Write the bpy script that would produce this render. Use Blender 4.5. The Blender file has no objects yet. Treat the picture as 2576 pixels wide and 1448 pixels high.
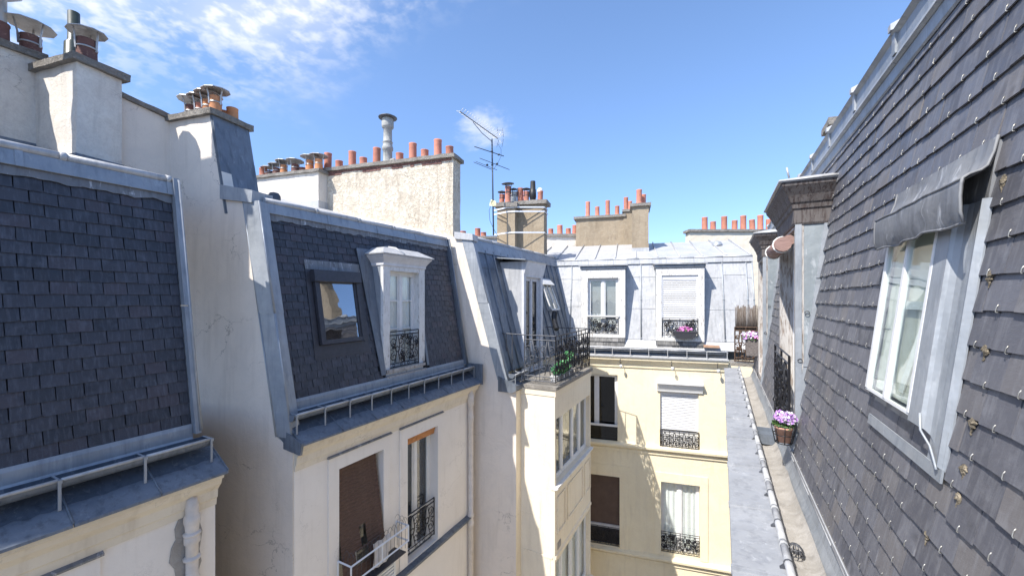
import bpy, bmesh, math, random
from mathutils import Vector, Matrix, Quaternion, noise
random.seed(7)
R = math.radians
sc = bpy.context.scene
col = sc.collection

# ---------------------------------------------------------------- camera, sky, sun, exposure
YAW = R(27.8); SY, CY = math.sin(YAW), math.cos(YAW)
cam_d = bpy.data.cameras.new('camera'); cam = bpy.data.objects.new('camera', cam_d); col.objects.link(cam)
cam.location = (0, 0, 0); cam.rotation_euler = (R(90), 0, YAW)
cam_d.sensor_width = 36; cam_d.lens = 36 * 1000 / 2575; cam_d.shift_y = 26 / 2575
cam_d.clip_start = .05; cam_d.clip_end = 6000
sc.camera = cam

SUN_TO = Vector((-.30, -.77, 1.0)).normalized()
SUN_EL = math.asin(SUN_TO.z); SUN_AZ = math.atan2(SUN_TO.x, SUN_TO.y)
sun_d = bpy.data.lights.new('sun', 'SUN'); sun = bpy.data.objects.new('sun', sun_d); col.objects.link(sun)
sun_d.energy = 4.6; sun_d.angle = R(.5); sun_d.color = (1.0, .95, .87)
sun.rotation_euler = SUN_TO.to_track_quat('Z', 'Y').to_euler()
sc.view_settings.view_transform = 'Standard'; sc.view_settings.look = 'None'
sc.view_settings.exposure = .72; sc.view_settings.gamma = 1; sc.view_settings.use_curve_mapping = False
sc.cycles.max_bounces = 8; sc.cycles.diffuse_bounces = 5; sc.cycles.transparent_max_bounces = 8

world = bpy.data.worlds.new('World'); sc.world = world; world.use_nodes = True
def nd(nt, typ, **kw):
    n = nt.nodes.new(typ)
    for k, v in kw.items(): setattr(n, k, v)
    return n
def build_world():
    nt = world.node_tree; nt.nodes.clear(); L = nt.links.new
    out = nd(nt, 'ShaderNodeOutputWorld'); bg = nd(nt, 'ShaderNodeBackground')
    sky = nd(nt, 'ShaderNodeTexSky', sky_type='NISHITA', sun_disc=False, sun_elevation=SUN_EL, sun_rotation=SUN_AZ,
             altitude=50, air_density=1.0, dust_density=.5, ozone_density=2.4)
    bg.inputs['Strength'].default_value = .15
    tc = nd(nt, 'ShaderNodeTexCoord')
    sep = nd(nt, 'ShaderNodeSeparateXYZ'); L(tc.outputs['Generated'], sep.inputs[0])
    def m(op, a, b=None, clamp=False):
        n = nd(nt, 'ShaderNodeMath', operation=op, use_clamp=clamp)
        for i, x in enumerate((a, b)):
            if x is None: continue
            if isinstance(x, (int, float)): n.inputs[i].default_value = x
            else: L(x, n.inputs[i])
        return n.outputs[0]
    zz = m('ADD', m('MAXIMUM', sep.outputs[2], .02), .12)
    X = m('DIVIDE', sep.outputs[0], zz); Y = m('DIVIDE', sep.outputs[1], zz)
    cmb = nd(nt, 'ShaderNodeCombineXYZ'); L(X, cmb.inputs[0]); L(Y, cmb.inputs[1])
    def ns(scale, detail, rough, vec=cmb.outputs[0], dist=0):
        n = nd(nt, 'ShaderNodeTexNoise'); n.inputs['Scale'].default_value = scale; n.inputs['Detail'].default_value = detail
        n.inputs['Roughness'].default_value = rough; n.inputs['Distortion'].default_value = dist
        L(vec, n.inputs['Vector']); return n.outputs['Fac']
    def rng(x, a, b):
        n = nd(nt, 'ShaderNodeMapRange', interpolation_type='SMOOTHSTEP', clamp=True); n.inputs['From Min'].default_value = a; n.inputs['From Max'].default_value = b
        L(x, n.inputs['Value']); return n.outputs[0]
    # broken high cirrocumulus over the western part of the sky
    nrm = nd(nt, 'ShaderNodeVectorMath', operation='NORMALIZE'); L(tc.outputs['Generated'], nrm.inputs[0]); sp_ = nd(nt, 'ShaderNodeSeparateXYZ'); L(nrm.outputs[0], sp_.inputs[0])
    lim = m('ADD', m('ADD', m('MULTIPLY', sp_.outputs[0], -1), m('MULTIPLY', sp_.outputs[2], 1.7)), m('MULTIPLY', m('SUBTRACT', ns(1.3, 4, .6), .5), .45))
    sheet = rng(lim, 1.38, 1.66)
    flock = m('ADD', m('MULTIPLY', rng(m('ADD', m('MULTIPLY', ns(17, 3, .55, dist=.2), .8), m('MULTIPLY', ns(3.1, 3, .5), .35)), .47, .74), .85), m('MULTIPLY', rng(m('ADD', ns(1.6, 3, .5), m('MULTIPLY', sheet, .22)), .50, .80), .75))
    c1 = m('MULTIPLY', m('MULTIPLY', sheet, flock), .64, True)
    # one small torn cloud low over the roofs
    dv = nd(nt, 'ShaderNodeVectorMath', operation='DISTANCE'); 
    sepn = nd(nt, 'ShaderNodeVectorMath', operation='NORMALIZE'); L(tc.outputs['Generated'], sepn.inputs[0])
    mp = nd(nt, 'ShaderNodeMapping'); mp.inputs['Scale'].default_value = (1, 1, 2.1); L(sepn.outputs[0], mp.inputs['Vector'])
    L(mp.outputs[0], dv.inputs[0]); c = Vector((-.523, .852, .428)).normalized(); dv.inputs[1].default_value = (c.x, c.y, c.z * 2.1)
    n2 = ns(9, 5, .62, vec=mp.outputs[0], dist=.3)
    c2 = m('MULTIPLY', rng(m('ADD', m('MULTIPLY', dv.outputs['Value'], -6.6), m('MULTIPLY', n2, 1.5)), .22, .85), .60, True)
    cl = m('MAXIMUM', c1, c2)
    tint = nd(nt, 'ShaderNodeMix', data_type='RGBA', blend_type='MULTIPLY'); tint.inputs[0].default_value = 1
    air = nd(nt, 'ShaderNodeMix', data_type='RGBA'); L(rng(sep.outputs[2], .0, .55), air.inputs[0]); air.inputs[6].default_value = (.66, .755, 1.02, 1); air.inputs[7].default_value = (.97, 1.05, 1.16, 1)
    L(sky.outputs[0], tint.inputs[6]); L(air.outputs[2], tint.inputs[7])
    mix = nd(nt, 'ShaderNodeMix', data_type='RGBA'); L(cl, mix.inputs[0]); L(tint.outputs[2], mix.inputs[6]); mix.inputs[7].default_value = (4.6, 4.7, 4.95, 1)
    L(mix.outputs[2], bg.inputs['Color']); L(bg.outputs[0], out.inputs[0])
build_world()

# ---------------------------------------------------------------- materials
class NT:
    def __init__(self, name):
        self.m = bpy.data.materials.new(name); self.m.use_nodes = True; self.nt = self.m.node_tree
        self.b = self.nt.nodes['Principled BSDF']; self.tc = self.n('ShaderNodeTexCoord')
    def n(self, typ, **kw): return nd(self.nt, typ, **kw)
    def L(self, a, b): self.nt.links.new(a, b)
    def mapv(self, scale=(1, 1, 1), src='Object', add=None):
        mp = self.n('ShaderNodeMapping'); mp.inputs['Scale'].default_value = scale; self.L(self.tc.outputs[src], mp.inputs['Vector'])
        if add is not None: self.L(add, mp.inputs['Location'])
        return mp.outputs[0]
    def noise(self, vec, scale, detail=4, rough=.6, dist=0, out='Fac'):
        x = self.n('ShaderNodeTexNoise'); x.inputs['Scale'].default_value = scale; x.inputs['Detail'].default_value = detail
        x.inputs['Roughness'].default_value = rough; x.inputs['Distortion'].default_value = dist; self.L(vec, x.inputs['Vector']); return x.outputs[out]
    def rng(self, v, a, b, c=0., d=1.):
        x = self.n('ShaderNodeMapRange', clamp=True); 
        for k, q in zip(('From Min', 'From Max', 'To Min', 'To Max'), (a, b, c, d)): x.inputs[k].default_value = q
        self.L(v, x.inputs['Value']); return x.outputs[0]
    def math(self, op, a, b=0.):
        x = self.n('ShaderNodeMath', operation=op)
        for i, q in enumerate((a, b)):
            if isinstance(q, (int, float)): x.inputs[i].default_value = q
            else: self.L(q, x.inputs[i])
        return x.outputs[0]
    def mix(self, f, a, b, mode='MIX'):
        x = self.n('ShaderNodeMix', data_type='RGBA', blend_type=mode)
        for i, q in ((0, f), (6, a), (7, b)):
            if isinstance(q, (int, float)): x.inputs[i].default_value = q
            elif isinstance(q, tuple): x.inputs[i].default_value = (*q, 1)
            else: self.L(q, x.inputs[i])
        return x.outputs[2]
    def bump(self, h, strength=.3, dist=.02):
        x = self.n('ShaderNodeBump'); x.inputs['Strength'].default_value = strength; x.inputs['Distance'].default_value = dist
        self.L(h, x.inputs['Height']); self.L(x.outputs[0], self.b.inputs['Normal'])
    def fin(self, colr, rough=.8, metal=0., spec=.5):
        if isinstance(colr, tuple): self.b.inputs['Base Color'].default_value = (*colr, 1)
        else: self.L(colr, self.b.inputs['Base Color'])
        if isinstance(rough, (int, float)): self.b.inputs['Roughness'].default_value = rough
        else: self.L(rough, self.b.inputs['Roughness'])
        self.b.inputs['Metallic'].default_value = metal; self.b.inputs['Specular IOR Level'].default_value = spec
        return self.m

def plaster(name, c0, c1, stain=(.30, .27, .24), stain_amt=.35, cracks=0., patches=None, patch_amt=0., scale=1., bump=.25):
    t = NT(name); v = t.mapv()
    base = t.mix(t.rng(t.noise(v, 1.1 * scale, 6, .62), .3, .7), c0, c1)
    streak = t.noise(t.mapv((3.2, 3.2, .35)), 2.2, 5, .6)
    base = t.mix(t.math('MULTIPLY', t.rng(streak, .52, .80), stain_amt), base, stain)
    base = t.mix(t.math('MULTIPLY', t.rng(t.noise(v, 14, 5, .7), .56, .78), stain_amt * .45), base, stain)
    h = t.noise(v, 45, 4, .6)
    if patch_amt:
        pm = t.rng(t.noise(v, 5.5 * scale, 8, .74, .8), .45, .62)
        base = t.mix(t.math('MULTIPLY', pm, patch_amt), base, patches)
        h = t.math('SUBTRACT', h, t.math('MULTIPLY', pm, 1.2))
    if cracks:
        dn = t.noise(v, 3.5, 5, .65, 0, 'Color')
        av = t.n('ShaderNodeVectorMath', operation='MULTIPLY_ADD'); t.L(dn, av.inputs[0]); av.inputs[1].default_value = (.75, .75, .55); t.L(t.mapv((.9, .9, 1.35)), av.inputs[2])
        vo = t.n('ShaderNodeTexVoronoi', feature='DISTANCE_TO_EDGE'); vo.inputs['Scale'].default_value = 1.15; t.L(av.outputs[0], vo.inputs['Vector'])
        line = t.rng(vo.outputs['Distance'], .0035, .009, 1, 0)
        line = t.math('MULTIPLY', line, t.rng(t.noise(v, .9, 2, .5), .50, .62))
        base = t.mix(t.math('MULTIPLY', line, cracks), base, (.12, .10, .09))
    t.bump(h, bump, .012)
    return t.fin(base, .88, 0, .25)

def zinc(name, c0, c1, dark=(.10, .115, .14), rough=.48, metal=.25, streaks=.5, white=.25):
    t = NT(name); v = t.mapv()
    base = t.mix(t.rng(t.noise(v, 1.7, 6, .62, .4), .3, .72), c0, c1)
    st = t.noise(t.mapv((7, 7, .7)), 2.0, 5, .62)
    base = t.mix(t.math('MULTIPLY', t.rng(st, .50, .78), streaks), base, dark)
    base = t.mix(t.math('MULTIPLY', t.rng(t.noise(t.mapv((5, 5, 1.2)), 3.1, 6, .7, .8), .56, .74), white), base, (.70, .71, .73))
    t.bump(t.noise(v, 3.4, 4, .55), .34, .05)
    return t.fin(base, t.rng(t.noise(v, 9, 4, .6), .3, .7, rough - .1, rough + .15), metal, .5)

def slate(name, c0, c1, c2, bloom, bloom_amt):
    t = NT(name)
    oi = t.n('ShaderNodeObjectInfo'); at = t.n('ShaderNodeAttribute', attribute_name='rnd')
    r = t.math('FRACT', t.math('ADD', oi.outputs['Random'], at.outputs['Fac']))
    r2 = t.math('FRACT', t.math('MULTIPLY', r, 17.31))
    cx = t.n('ShaderNodeCombineXYZ'); t.L(t.math('MULTIPLY', r, 37.), cx.inputs[0]); t.L(t.math('MULTIPLY', r2, 21.), cx.inputs[1])
    v = t.mapv((1, 1, 1), 'Object', cx.outputs[0])
    base = t.mix(t.rng(r, .1, .9), c0, c1)
    base = t.mix(t.rng(r2, .72, .95), base, c2)
    stv = t.mapv((11, 1.6, 1), 'Object', cx.outputs[0])
    base = t.mix(t.math('MULTIPLY', t.rng(t.noise(stv, 3.2, 5, .65), .48, .80), bloom_amt), base, bloom)
    base = t.mix(t.math('MULTIPLY', t.rng(t.noise(v, 7, 5, .7), .55, .78), bloom_amt * .8), base, bloom)
    base = t.mix(t.math('MULTIPLY', t.rng(t.noise(v, 4, 3, .6), .62, .74), .7), base, (c0[0] * .5, c0[1] * .5, c0[2] * .5))
    t.bump(t.noise(t.mapv((6, 14, 6), 'Object', cx.outputs[0]), 6, 6, .65), .35, .004)
    return t.fin(base, t.rng(t.noise(v, 10, 4, .6), .3, .7, .42, .66), 0, .45)

def simple(name, c, rough=.6, metal=0., var=.25, scale=14, bump=.15, stretch=(1, 1, 1), spec=.5):
    t = NT(name); v = t.mapv(stretch)
    d = tuple(x * (1 - var * 1.6) for x in c); e = tuple(min(1, x * (1 + var)) for x in c)
    base = t.mix(t.rng(t.noise(v, scale, 5, .65), .28, .72), d, e)
    if bump: t.bump(t.noise(v, scale * 2.5, 4, .6), bump, .006)
    return t.fin(base, rough, metal, spec)

def peeling(name, paint=(.80, .79, .77), wood=(.17, .14, .12), lo=.56, hi=.60):
    t = NT(name); v = t.mapv((11, 11, 1.5))
    pm = t.rng(t.noise(v, 3.4, 7, .72, .5), lo, hi)
    base = t.mix(pm, t.mix(t.rng(t.noise(t.mapv(), 5, 4, .6), .3, .7), tuple(x * .86 for x in paint), paint), t.mix(t.rng(t.noise(v, 9, 4, .6), .35, .65), wood, tuple(min(1, x * 2.2) for x in wood)))
    t.bump(t.math('SUBTRACT', 1., pm), .5, .006)
    return t.fin(base, .7, 0, .3)

def terracotta(name, c, soot=.35):
    t = NT(name); v = t.mapv()
    oi = t.n('ShaderNodeObjectInfo')
    base = t.mix(oi.outputs['Random'], tuple(x * .82 for x in c), tuple(min(1, x * 1.12) for x in c))
    base = t.mix(t.math('MULTIPLY', t.rng(t.noise(v, 8, 6, .65), .46, .72), soot), base, (.10, .05, .04))
    base = t.mix(t.math('MULTIPLY', t.rng(t.noise(v, 19, 5, .7), .56, .72), .45), base, (.62, .40, .30))
    t.bump(t.noise(v, 40, 4, .6), .2, .006)
    return t.fin(base, .85, 0, .2)

def glass_mat(name, tint=(.55, .62, .62), trans=.75):
    m = bpy.data.materials.new(name); m.use_nodes = True; nt = m.node_tree; nt.nodes.clear(); L = nt.links.new
    out = nd(nt, 'ShaderNodeOutputMaterial'); mx = nd(nt, 'ShaderNodeMixShader'); tr = nd(nt, 'ShaderNodeBsdfTransparent'); gl = nd(nt, 'ShaderNodeBsdfGlossy')
    tr.inputs[0].default_value = (*tint, 1); gl.inputs['Roughness'].default_value = .02; gl.inputs[0].default_value = (.95, .97, 1, 1)
    fr = nd(nt, 'ShaderNodeLayerWeight'); fr.inputs[0].default_value = .5; pw = nd(nt, 'ShaderNodeMath', operation='POWER'); pw.inputs[1].default_value = 4.5; L(fr.outputs['Facing'], pw.inputs[0])
    mr = nd(nt, 'ShaderNodeMapRange', clamp=True); mr.inputs['To Min'].default_value = (1 - trans) * .5; mr.inputs['To Max'].default_value = .75; L(pw.outputs[0], mr.inputs['Value'])
    tc = nd(nt, 'ShaderNodeTexCoord'); no = nd(nt, 'ShaderNodeTexNoise'); no.inputs['Scale'].default_value = 2.2; L(tc.outputs['Object'], no.inputs['Vector'])
    bp = nd(nt, 'ShaderNodeBump'); bp.inputs['Strength'].default_value = .10; bp.inputs['Distance'].default_value = .03; L(no.outputs[0], bp.inputs['Height']); L(bp.outputs[0], gl.inputs['Normal'])
    L(mr.outputs[0], mx.inputs[0]); L(tr.outputs[0], mx.inputs[1]); L(gl.outputs[0], mx.inputs[2]); L(mx.outputs[0], out.inputs[0])
    return m

M = dict(
    wall_pale=plaster('pale_render', (.76, .71, .65), (.83, .78, .72), (.48, .43, .37), .26, .25),
    wall_gable=plaster('gable_render', (.70, .615, .53), (.79, .71, .62), (.42, .36, .30), .36, .6, (.63, .57, .51), .35, .35),
    wall_yellow=plaster('yellow_render', (.79, .69, .49), (.85, .755, .55), (.52, .44, .33), .42, 0, (.73, .625, .44), .35, .4),
    wall_cream=plaster('cream_render', (.74, .66, .52), (.80, .72, .58), (.48, .41, .32), .36, .2, (.68, .60, .47), .3, .5),
    stone_cornice=plaster('cornice_render', (.66, .585, .47), (.76, .69, .57), (.42, .34, .25), .5, .3),
    stack_white=plaster('whitewashed_stack', (.68, .62, .55), (.77, .72, .64), (.33, .29, .25), .46, .45, (.47, .42, .37), .26, 3.2, .4),
    stack_rough=plaster('flaking_stack', (.66, .58, .46), (.78, .71, .585), (.26, .20, .15), .70, .6, (.42, .345, .26), .42, 2.4, .9),
    stack_brown=plaster('brown_stack', (.27, .215, .15), (.35, .285, .205), (.13, .10, .075), .5, .5, (.42, .36, .27), .35, .8, .4),
    cap_stone=plaster('cap_concrete', (.22, .20, .175), (.33, .305, .27), (.09, .08, .075), .6, .4, (.42, .39, .35), .3, 3., .9),
    zinc=zinc('weathered_zinc', (.26, .285, .315), (.36, .38, .405)),
    zinc_light=zinc('pale_zinc', (.385, .388, .395), (.485, .488, .495), (.16, .163, .17), .46, .10, .52, .45),
    zinc_dark=zinc('dull_zinc', (.12, .14, .17), (.20, .225, .26), (.035, .04, .05), .5, .25, .65, .16),
    zinc_blue=zinc('grey_green_zinc', (.215, .245, .265), (.285, .315, .33), (.14, .165, .185), .5, .2, .25, .62),
    zinc_mid=zinc('trodden_zinc', (.255, .265, .285), (.345, .355, .375), (.12, .125, .14), .5, .1, .55, .35),
    zinc_black=zinc('near_black_zinc', (.055, .068, .088), (.10, .12, .15), (.02, .022, .03), .6, .1, .6, .2),
    lead=zinc('lead_flashing', (.15, .153, .163), (.235, .24, .25), (.045, .045, .052), .62, .08, .80, .75),
    silt=plaster('gutter_silt', (.245, .23, .21), (.36, .34, .315), (.12, .11, .10), .55, 0, (.46, .44, .42), .4, 1.4, .3),
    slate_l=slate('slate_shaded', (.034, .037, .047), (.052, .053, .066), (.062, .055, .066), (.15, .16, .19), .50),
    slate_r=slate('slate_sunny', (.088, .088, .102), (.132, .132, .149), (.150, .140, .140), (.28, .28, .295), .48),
    slate_under=simple('slate_underlay', (.022, .022, .026), .9),
    slate_grey=slate('slate_grey', (.10, .097, .093), (.18, .175, .167), (.25, .24, .23), (.42, .41, .39), .7),
    iron=simple('black_iron', (.022, .022, .026), .45, .3, .3),
    iron_grey=simple('grey_iron', (.10, .105, .12), .5, .3, .3),
    rust=simple('rusty_iron', (.10, .062, .042), .8, .1, .4, 20),
    hook=simple('steel_hook', (.42, .41, .38), .4, .6, .3),
    white=simple('white_paint', (.72, .72, .715), .45, 0, .05, 6, .05),
    white_shut=simple('white_shutter', (.68, .68, .69), .4, 0, .03, 3, 0),
    offwhite=simple('grey_white_paint', (.60, .60, .62), .5, 0, .12, 5, .1),
    peel=peeling('peeling_white_paint', (.72, .71, .69), (.20, .17, .14), .575, .615), peel_heavy=peeling('flaking_grey_paint', (.50, .475, .45), (.16, .13, .11), .48, .60),
    wood_dark=peeling('weathered_wood_cornice', (.135, .12, .115), (.04, .030, .028), .47, .60),
    dark_frame=simple('dark_window_frame', (.055, .055, .065), .45, .2, .15),
    terra=terracotta('terracotta', (.56, .235, .165)), terra_o=terracotta('orange_terracotta', (.60, .27, .13), .25),
    terra_d=terracotta('sooty_terracotta', (.20, .105, .09), .5), terra_pot=terracotta('flowerpot_clay', (.66, .38, .27), .10),
    cowl=zinc('cowl_metal', (.42, .41, .40), (.52, .51, .50), (.16, .15, .14), .45, .55, .4, .3),
    pipe_old=plaster('old_flue', (.30, .30, .28), (.42, .42, .39), (.09, .09, .085), .75, 0, (.60, .59, .56), .4, 4, .4),
    pipe_green=simple('green_black_pipe', (.030, .045, .042), .4, 0, .3),
    pipe_pale=simple('painted_pipe', (.66, .60, .54), .55, 0, .1, 6),
    glass_mirror=glass_mat('reflecting_glass', (.35, .36, .37), .30),
    glass=glass_mat('window_glass', (.95, .97, .97), .85), glass_dark=glass_mat('dark_glass', (.16, .17, .18), .90), glass_pale=glass_mat('skylight_glass', (.95, .985, .965), .86),
    curtain=simple('white_curtain', (.82, .82, .80), .9, 0, .06, 5, 0), curtain_dark=simple('dark_curtain', (.06, .055, .06), .9, 0, .3, 5, 0),
    curtain_grey=simple('grey_blind', (.30, .31, .32), .9, 0, .08, 4, 0), room=simple('dim_room', (.16, .15, .14), .9, 0, .2, 2, 0),
    backing_pale=simple('pale_backing_sheet', (.66, .64, .57), .9, 0, .15, 1.5, 0),
    brown_blind=simple('brown_reed_blind', (.115, .068, .050), .85, 0, .45, 9, .5, (1, 2, 26)),
    brown_roller=simple('brown_roller_blind', (.105, .070, .056), .8, 0, .12, 4, .05),
    bamboo=simple('bamboo_blind', (.30, .19, .165), .8, 0, .25, 12, .4, (1, 1, 12)), orange_roll=simple('orange_blind', (.50, .22, .08), .8, 0, .2, 10, .3),
    reed=simple('reed_screen', (.17, .14, .12), .9, 0, .5, 40, .6, (3, 3, .25)), wicker=simple('wicker', (.20, .175, .165), .7, 0, .35, 30, .6, (1, 1, 2)),
    plastic=simple('dark_plastic', (.055, .055, .065), .5, 0, .1), rubber=simple('black_rubber', (.015, .015, .017), .5),
    leaf=simple('leaf', (.07, .15, .035), .6, 0, .5, 30, 0), leaf_bright=simple('bright_leaf', (.09, .34, .12), .5, 0, .6, 20, 0),
    pink=simple('pink_petal', (.70, .22, .55), .6, 0, .3, 30, 0), mauve=simple('mauve_petal', (.50, .26, .66), .6, 0, .35, 30, 0), petal_white=simple('white_petal', (.80, .74, .80), .6, 0, .1, 30, 0),
    cloth=simple('white_cloth', (.62, .60, .60), .9, 0, .12, 8, .3), antenna_pale=simple('aluminium', (.75, .74, .72), .4, .4, .1), antenna_dark=simple('antenna_tube', (.05, .07, .10), .5, .3, .2),
    tan=plaster('mortar_crust', (.27, .225, .16), (.40, .34, .25), (.12, .10, .075), .7, 0, (.50, .44, .34), .4, 9, 1.), asphalt=simple('courtyard_paving', (.14, .135, .125), .9, 0, .3, 2),
    brick=terracotta('clay_tile', (.48, .30, .20), .2), yellow_tape=simple('pale_insulation', (.72, .68, .42), .8), cable=simple('blue_cable', (.03, .07, .12), .5), strap=simple('strap_steel', (.72, .72, .72), .45, .3, .08),
)

# ---------------------------------------------------------------- mesh builder, frames, scene graph
class Frame:
    def __init__(s, O, e, n): s.O = Vector((*O, 0)); s.e = Vector((*e, 0)).normalized(); s.n = Vector((*n, 0)).normalized()
    def pt(s, a, d, z): p = s.O + s.e * a + s.n * d; return Vector((p.x, p.y, z))
FL = Frame((0, 0), (0, 1), (1, 0))                     # left range: s = y, d = x
FR = Frame((0, 0), (0, 1), (-1, 0))                    # right range: s = y, d = -x
FF = Frame((0, 14.76), (1, .2), (.2, -1))              # far house: s to the right, d towards us
def ray(px, py):
    a = (px - 1287.5) / 1000; return Vector((CY * a - SY, SY * a + CY, (750 - py) / 1000))
def at(fr, px, py, d=0., k=0., z0=0.):                  # sight line met with the plane d + k (z - z0) of a frame -> s, z
    r = ray(px, py); t = (fr.O.dot(fr.n) + d - k * z0) / (r.dot(fr.n) - k * r.z); p = r * t
    return (p - fr.O).dot(fr.e), p.z
def hit_z(px, py, z): r = ray(px, py); return r * (z / r.z)

class MB:
    def __init__(s): s.v = []; s.f = []; s.sm = []; s.rnd = []
    def add(s, vs, fs, smooth=False, rnd=0.):
        o = len(s.v); s.v += [Vector(x) for x in vs]
        for f in fs: s.f.append([i + o for i in f]); s.sm.append(smooth); s.rnd.append(rnd)
    def hexa(s, p): s.add(p, [(0, 3, 2, 1), (4, 5, 6, 7), (0, 1, 5, 4), (1, 2, 6, 5), (2, 3, 7, 6), (3, 0, 4, 7)])
    def box(s, fr, s0, s1, d0, d1, z0, z1):
        s.hexa([fr.pt(a, d, z) for z in (z0, z1) for a, d in ((s0, d0), (s1, d0), (s1, d1), (s0, d1))])
    def prism(s, fr, poly, s0, s1, skew=0.):              # polygon in (d, z) swept along s
        n = len(poly); vs = [fr.pt(s0, d, z) for d, z in poly] + [fr.pt(s1, d, z) for d, z in poly]
        s.add(vs, [tuple(range(n)), tuple(range(2 * n - 1, n - 1, -1))] + [(i, (i + 1) % n, n + (i + 1) % n, n + i) for i in range(n)])
    def plate(s, fr, poly, d0, d1):                       # polygon in (s, z) swept along d
        n = len(poly); vs = [fr.pt(a, d0, z) for a, z in poly] + [fr.pt(a, d1, z) for a, z in poly]
        s.add(vs, [tuple(range(n)), tuple(range(2 * n - 1, n - 1, -1))] + [(i, (i + 1) % n, n + (i + 1) % n, n + i) for i in range(n)])
    def strip(s, fr, prof, s0, s1, seg=1, smooth=False):
        n = len(prof)
        for q in range(seg):
            a = s0 + (s1 - s0) * q / seg; b = s0 + (s1 - s0) * (q + 1) / seg
            s.add([fr.pt(a, d, z) for d, z in prof] + [fr.pt(b, d, z) for d, z in prof], [(i, i + 1, n + i + 1, n + i) for i in range(n - 1)], smooth)
    def loops(s, loops, closed=True, smooth=False, cap0=False, cap1=False):
        n = len(loops[0]); vs = [p for l in loops for p in l]; fs = []
        for j in range(len(loops) - 1):
            for i in range(n if closed else n - 1): fs.append((j * n + i, j * n + (i + 1) % n, (j + 1) * n + (i + 1) % n, (j + 1) * n + i))
        s.add(vs, fs, smooth)
        if cap0: s.add(loops[0], [tuple(range(n))])
        if cap1: s.add(loops[-1], [tuple(range(n))])
    def tube(s, pts, r, n=5, smooth=True, caps=True):
        pts = [Vector(p) for p in pts]; L = []; up = None
        for i, p in enumerate(pts):
            t = (pts[min(i + 1, len(pts) - 1)] - pts[max(i - 1, 0)])
            if t.length < 1e-9: t = Vector((0, 0, 1))
            t.normalize()
            if up is None: up = Vector((0, 0, 1)) if abs(t.z) < .9 else Vector((1, 0, 0))
            x = t.cross(up)
            if x.length < 1e-6: x = t.cross(Vector((.3, .8, .1)))
            x.normalize(); y = x.cross(t); up = y
            rr = r[i] if isinstance(r, (list, tuple)) else r
            L.append([p + x * rr * math.cos(6.2832 * j / n) + y * rr * math.sin(6.2832 * j / n) for j in range(n)])
        s.loops(L, True, smooth, caps, caps)
    def bar(s, p, q, w, h=None):                          # square-section bar
        s.tube([p, q], (w if h is None else (w + h) / 2) * .7071, 4, False)
    def lathe(s, c, prof, n=16, smooth=True, tilt=None):  # prof [(r, z)]
        c = Vector(c); L = []
        for r, z in prof:
            l = []
            for j in range(n):
                p = Vector((r * math.cos(6.2832 * j / n), r * math.sin(6.2832 * j / n), z))
                if tilt: p = tilt @ p
                l.append(c + p)
            L.append(l)
        s.loops(L, True, smooth)
    def rough(s, c8, nx, ny, nz, amp, fq=3.):             # subdivided, uneven block; c8 as for hexa
        c = [Vector(x) for x in c8]
        def P(u, v, w):
            a = c[0].lerp(c[1], u).lerp(c[3].lerp(c[2], u), v); b = c[4].lerp(c[5], u).lerp(c[7].lerp(c[6], u), v); p = a.lerp(b, w)
            return p + noise.noise_vector(p * fq) * amp + noise.noise_vector(p * fq * 4) * amp * .45
        def grid(f, a, b):
            vs = [f(i / a, j / b) for j in range(b + 1) for i in range(a + 1)]
            s.add(vs, [(j * (a + 1) + i, j * (a + 1) + i + 1, (j + 1) * (a + 1) + i + 1, (j + 1) * (a + 1) + i) for j in range(b) for i in range(a)])
        grid(lambda u, v: P(u, v, 0), nx, ny); grid(lambda u, v: P(u, v, 1), nx, ny); grid(lambda u, v: P(u, 0, v), nx, nz); grid(lambda u, v: P(u, 1, v), nx, nz)
        grid(lambda u, v: P(0, u, v), ny, nz); grid(lambda u, v: P(1, u, v), ny, nz)
    def mesh(s, name, mat):
        me = bpy.data.meshes.new(name); me.from_pydata([tuple(v) for v in s.v], [], s.f)
        me.polygons.foreach_set('use_smooth', s.sm)
        if any(s.rnd):
            a = me.attributes.new('rnd', 'FLOAT', 'FACE'); a.data.foreach_set('value', s.rnd)
        bm = bmesh.new(); bm.from_mesh(me); bmesh.ops.remove_doubles(bm, verts=bm.verts, dist=1e-5); bmesh.ops.recalc_face_normals(bm, faces=bm.faces); bm.to_mesh(me); bm.free()
        me.materials.append(mat); return me
    def build(s, name, mat, parent=None, **kw):
        return link(name, s.mesh(name, M[mat] if isinstance(mat, str) else mat), parent, **kw)

def link(name, me, parent=None, **kw):
    o = bpy.data.objects.new(name, me); col.objects.link(o)
    if parent is not None:
        o.parent = parent
        if parent.parent is None: o.matrix_parent_inverse = Matrix.Translation(-parent.location)
    for k, v in kw.items(): o[k] = v
    return o
def root(name, loc, label, cat, group=None):
    o = bpy.data.objects.new(name, None); col.objects.link(o); o.location = loc; o.empty_display_size = .2
    o['label'] = label; o['category'] = cat
    if group: o['group'] = group
    return o
def tag(o, label, cat, group=None):
    o['label'] = label; o['category'] = cat
    if group: o['group'] = group
    return o

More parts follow.
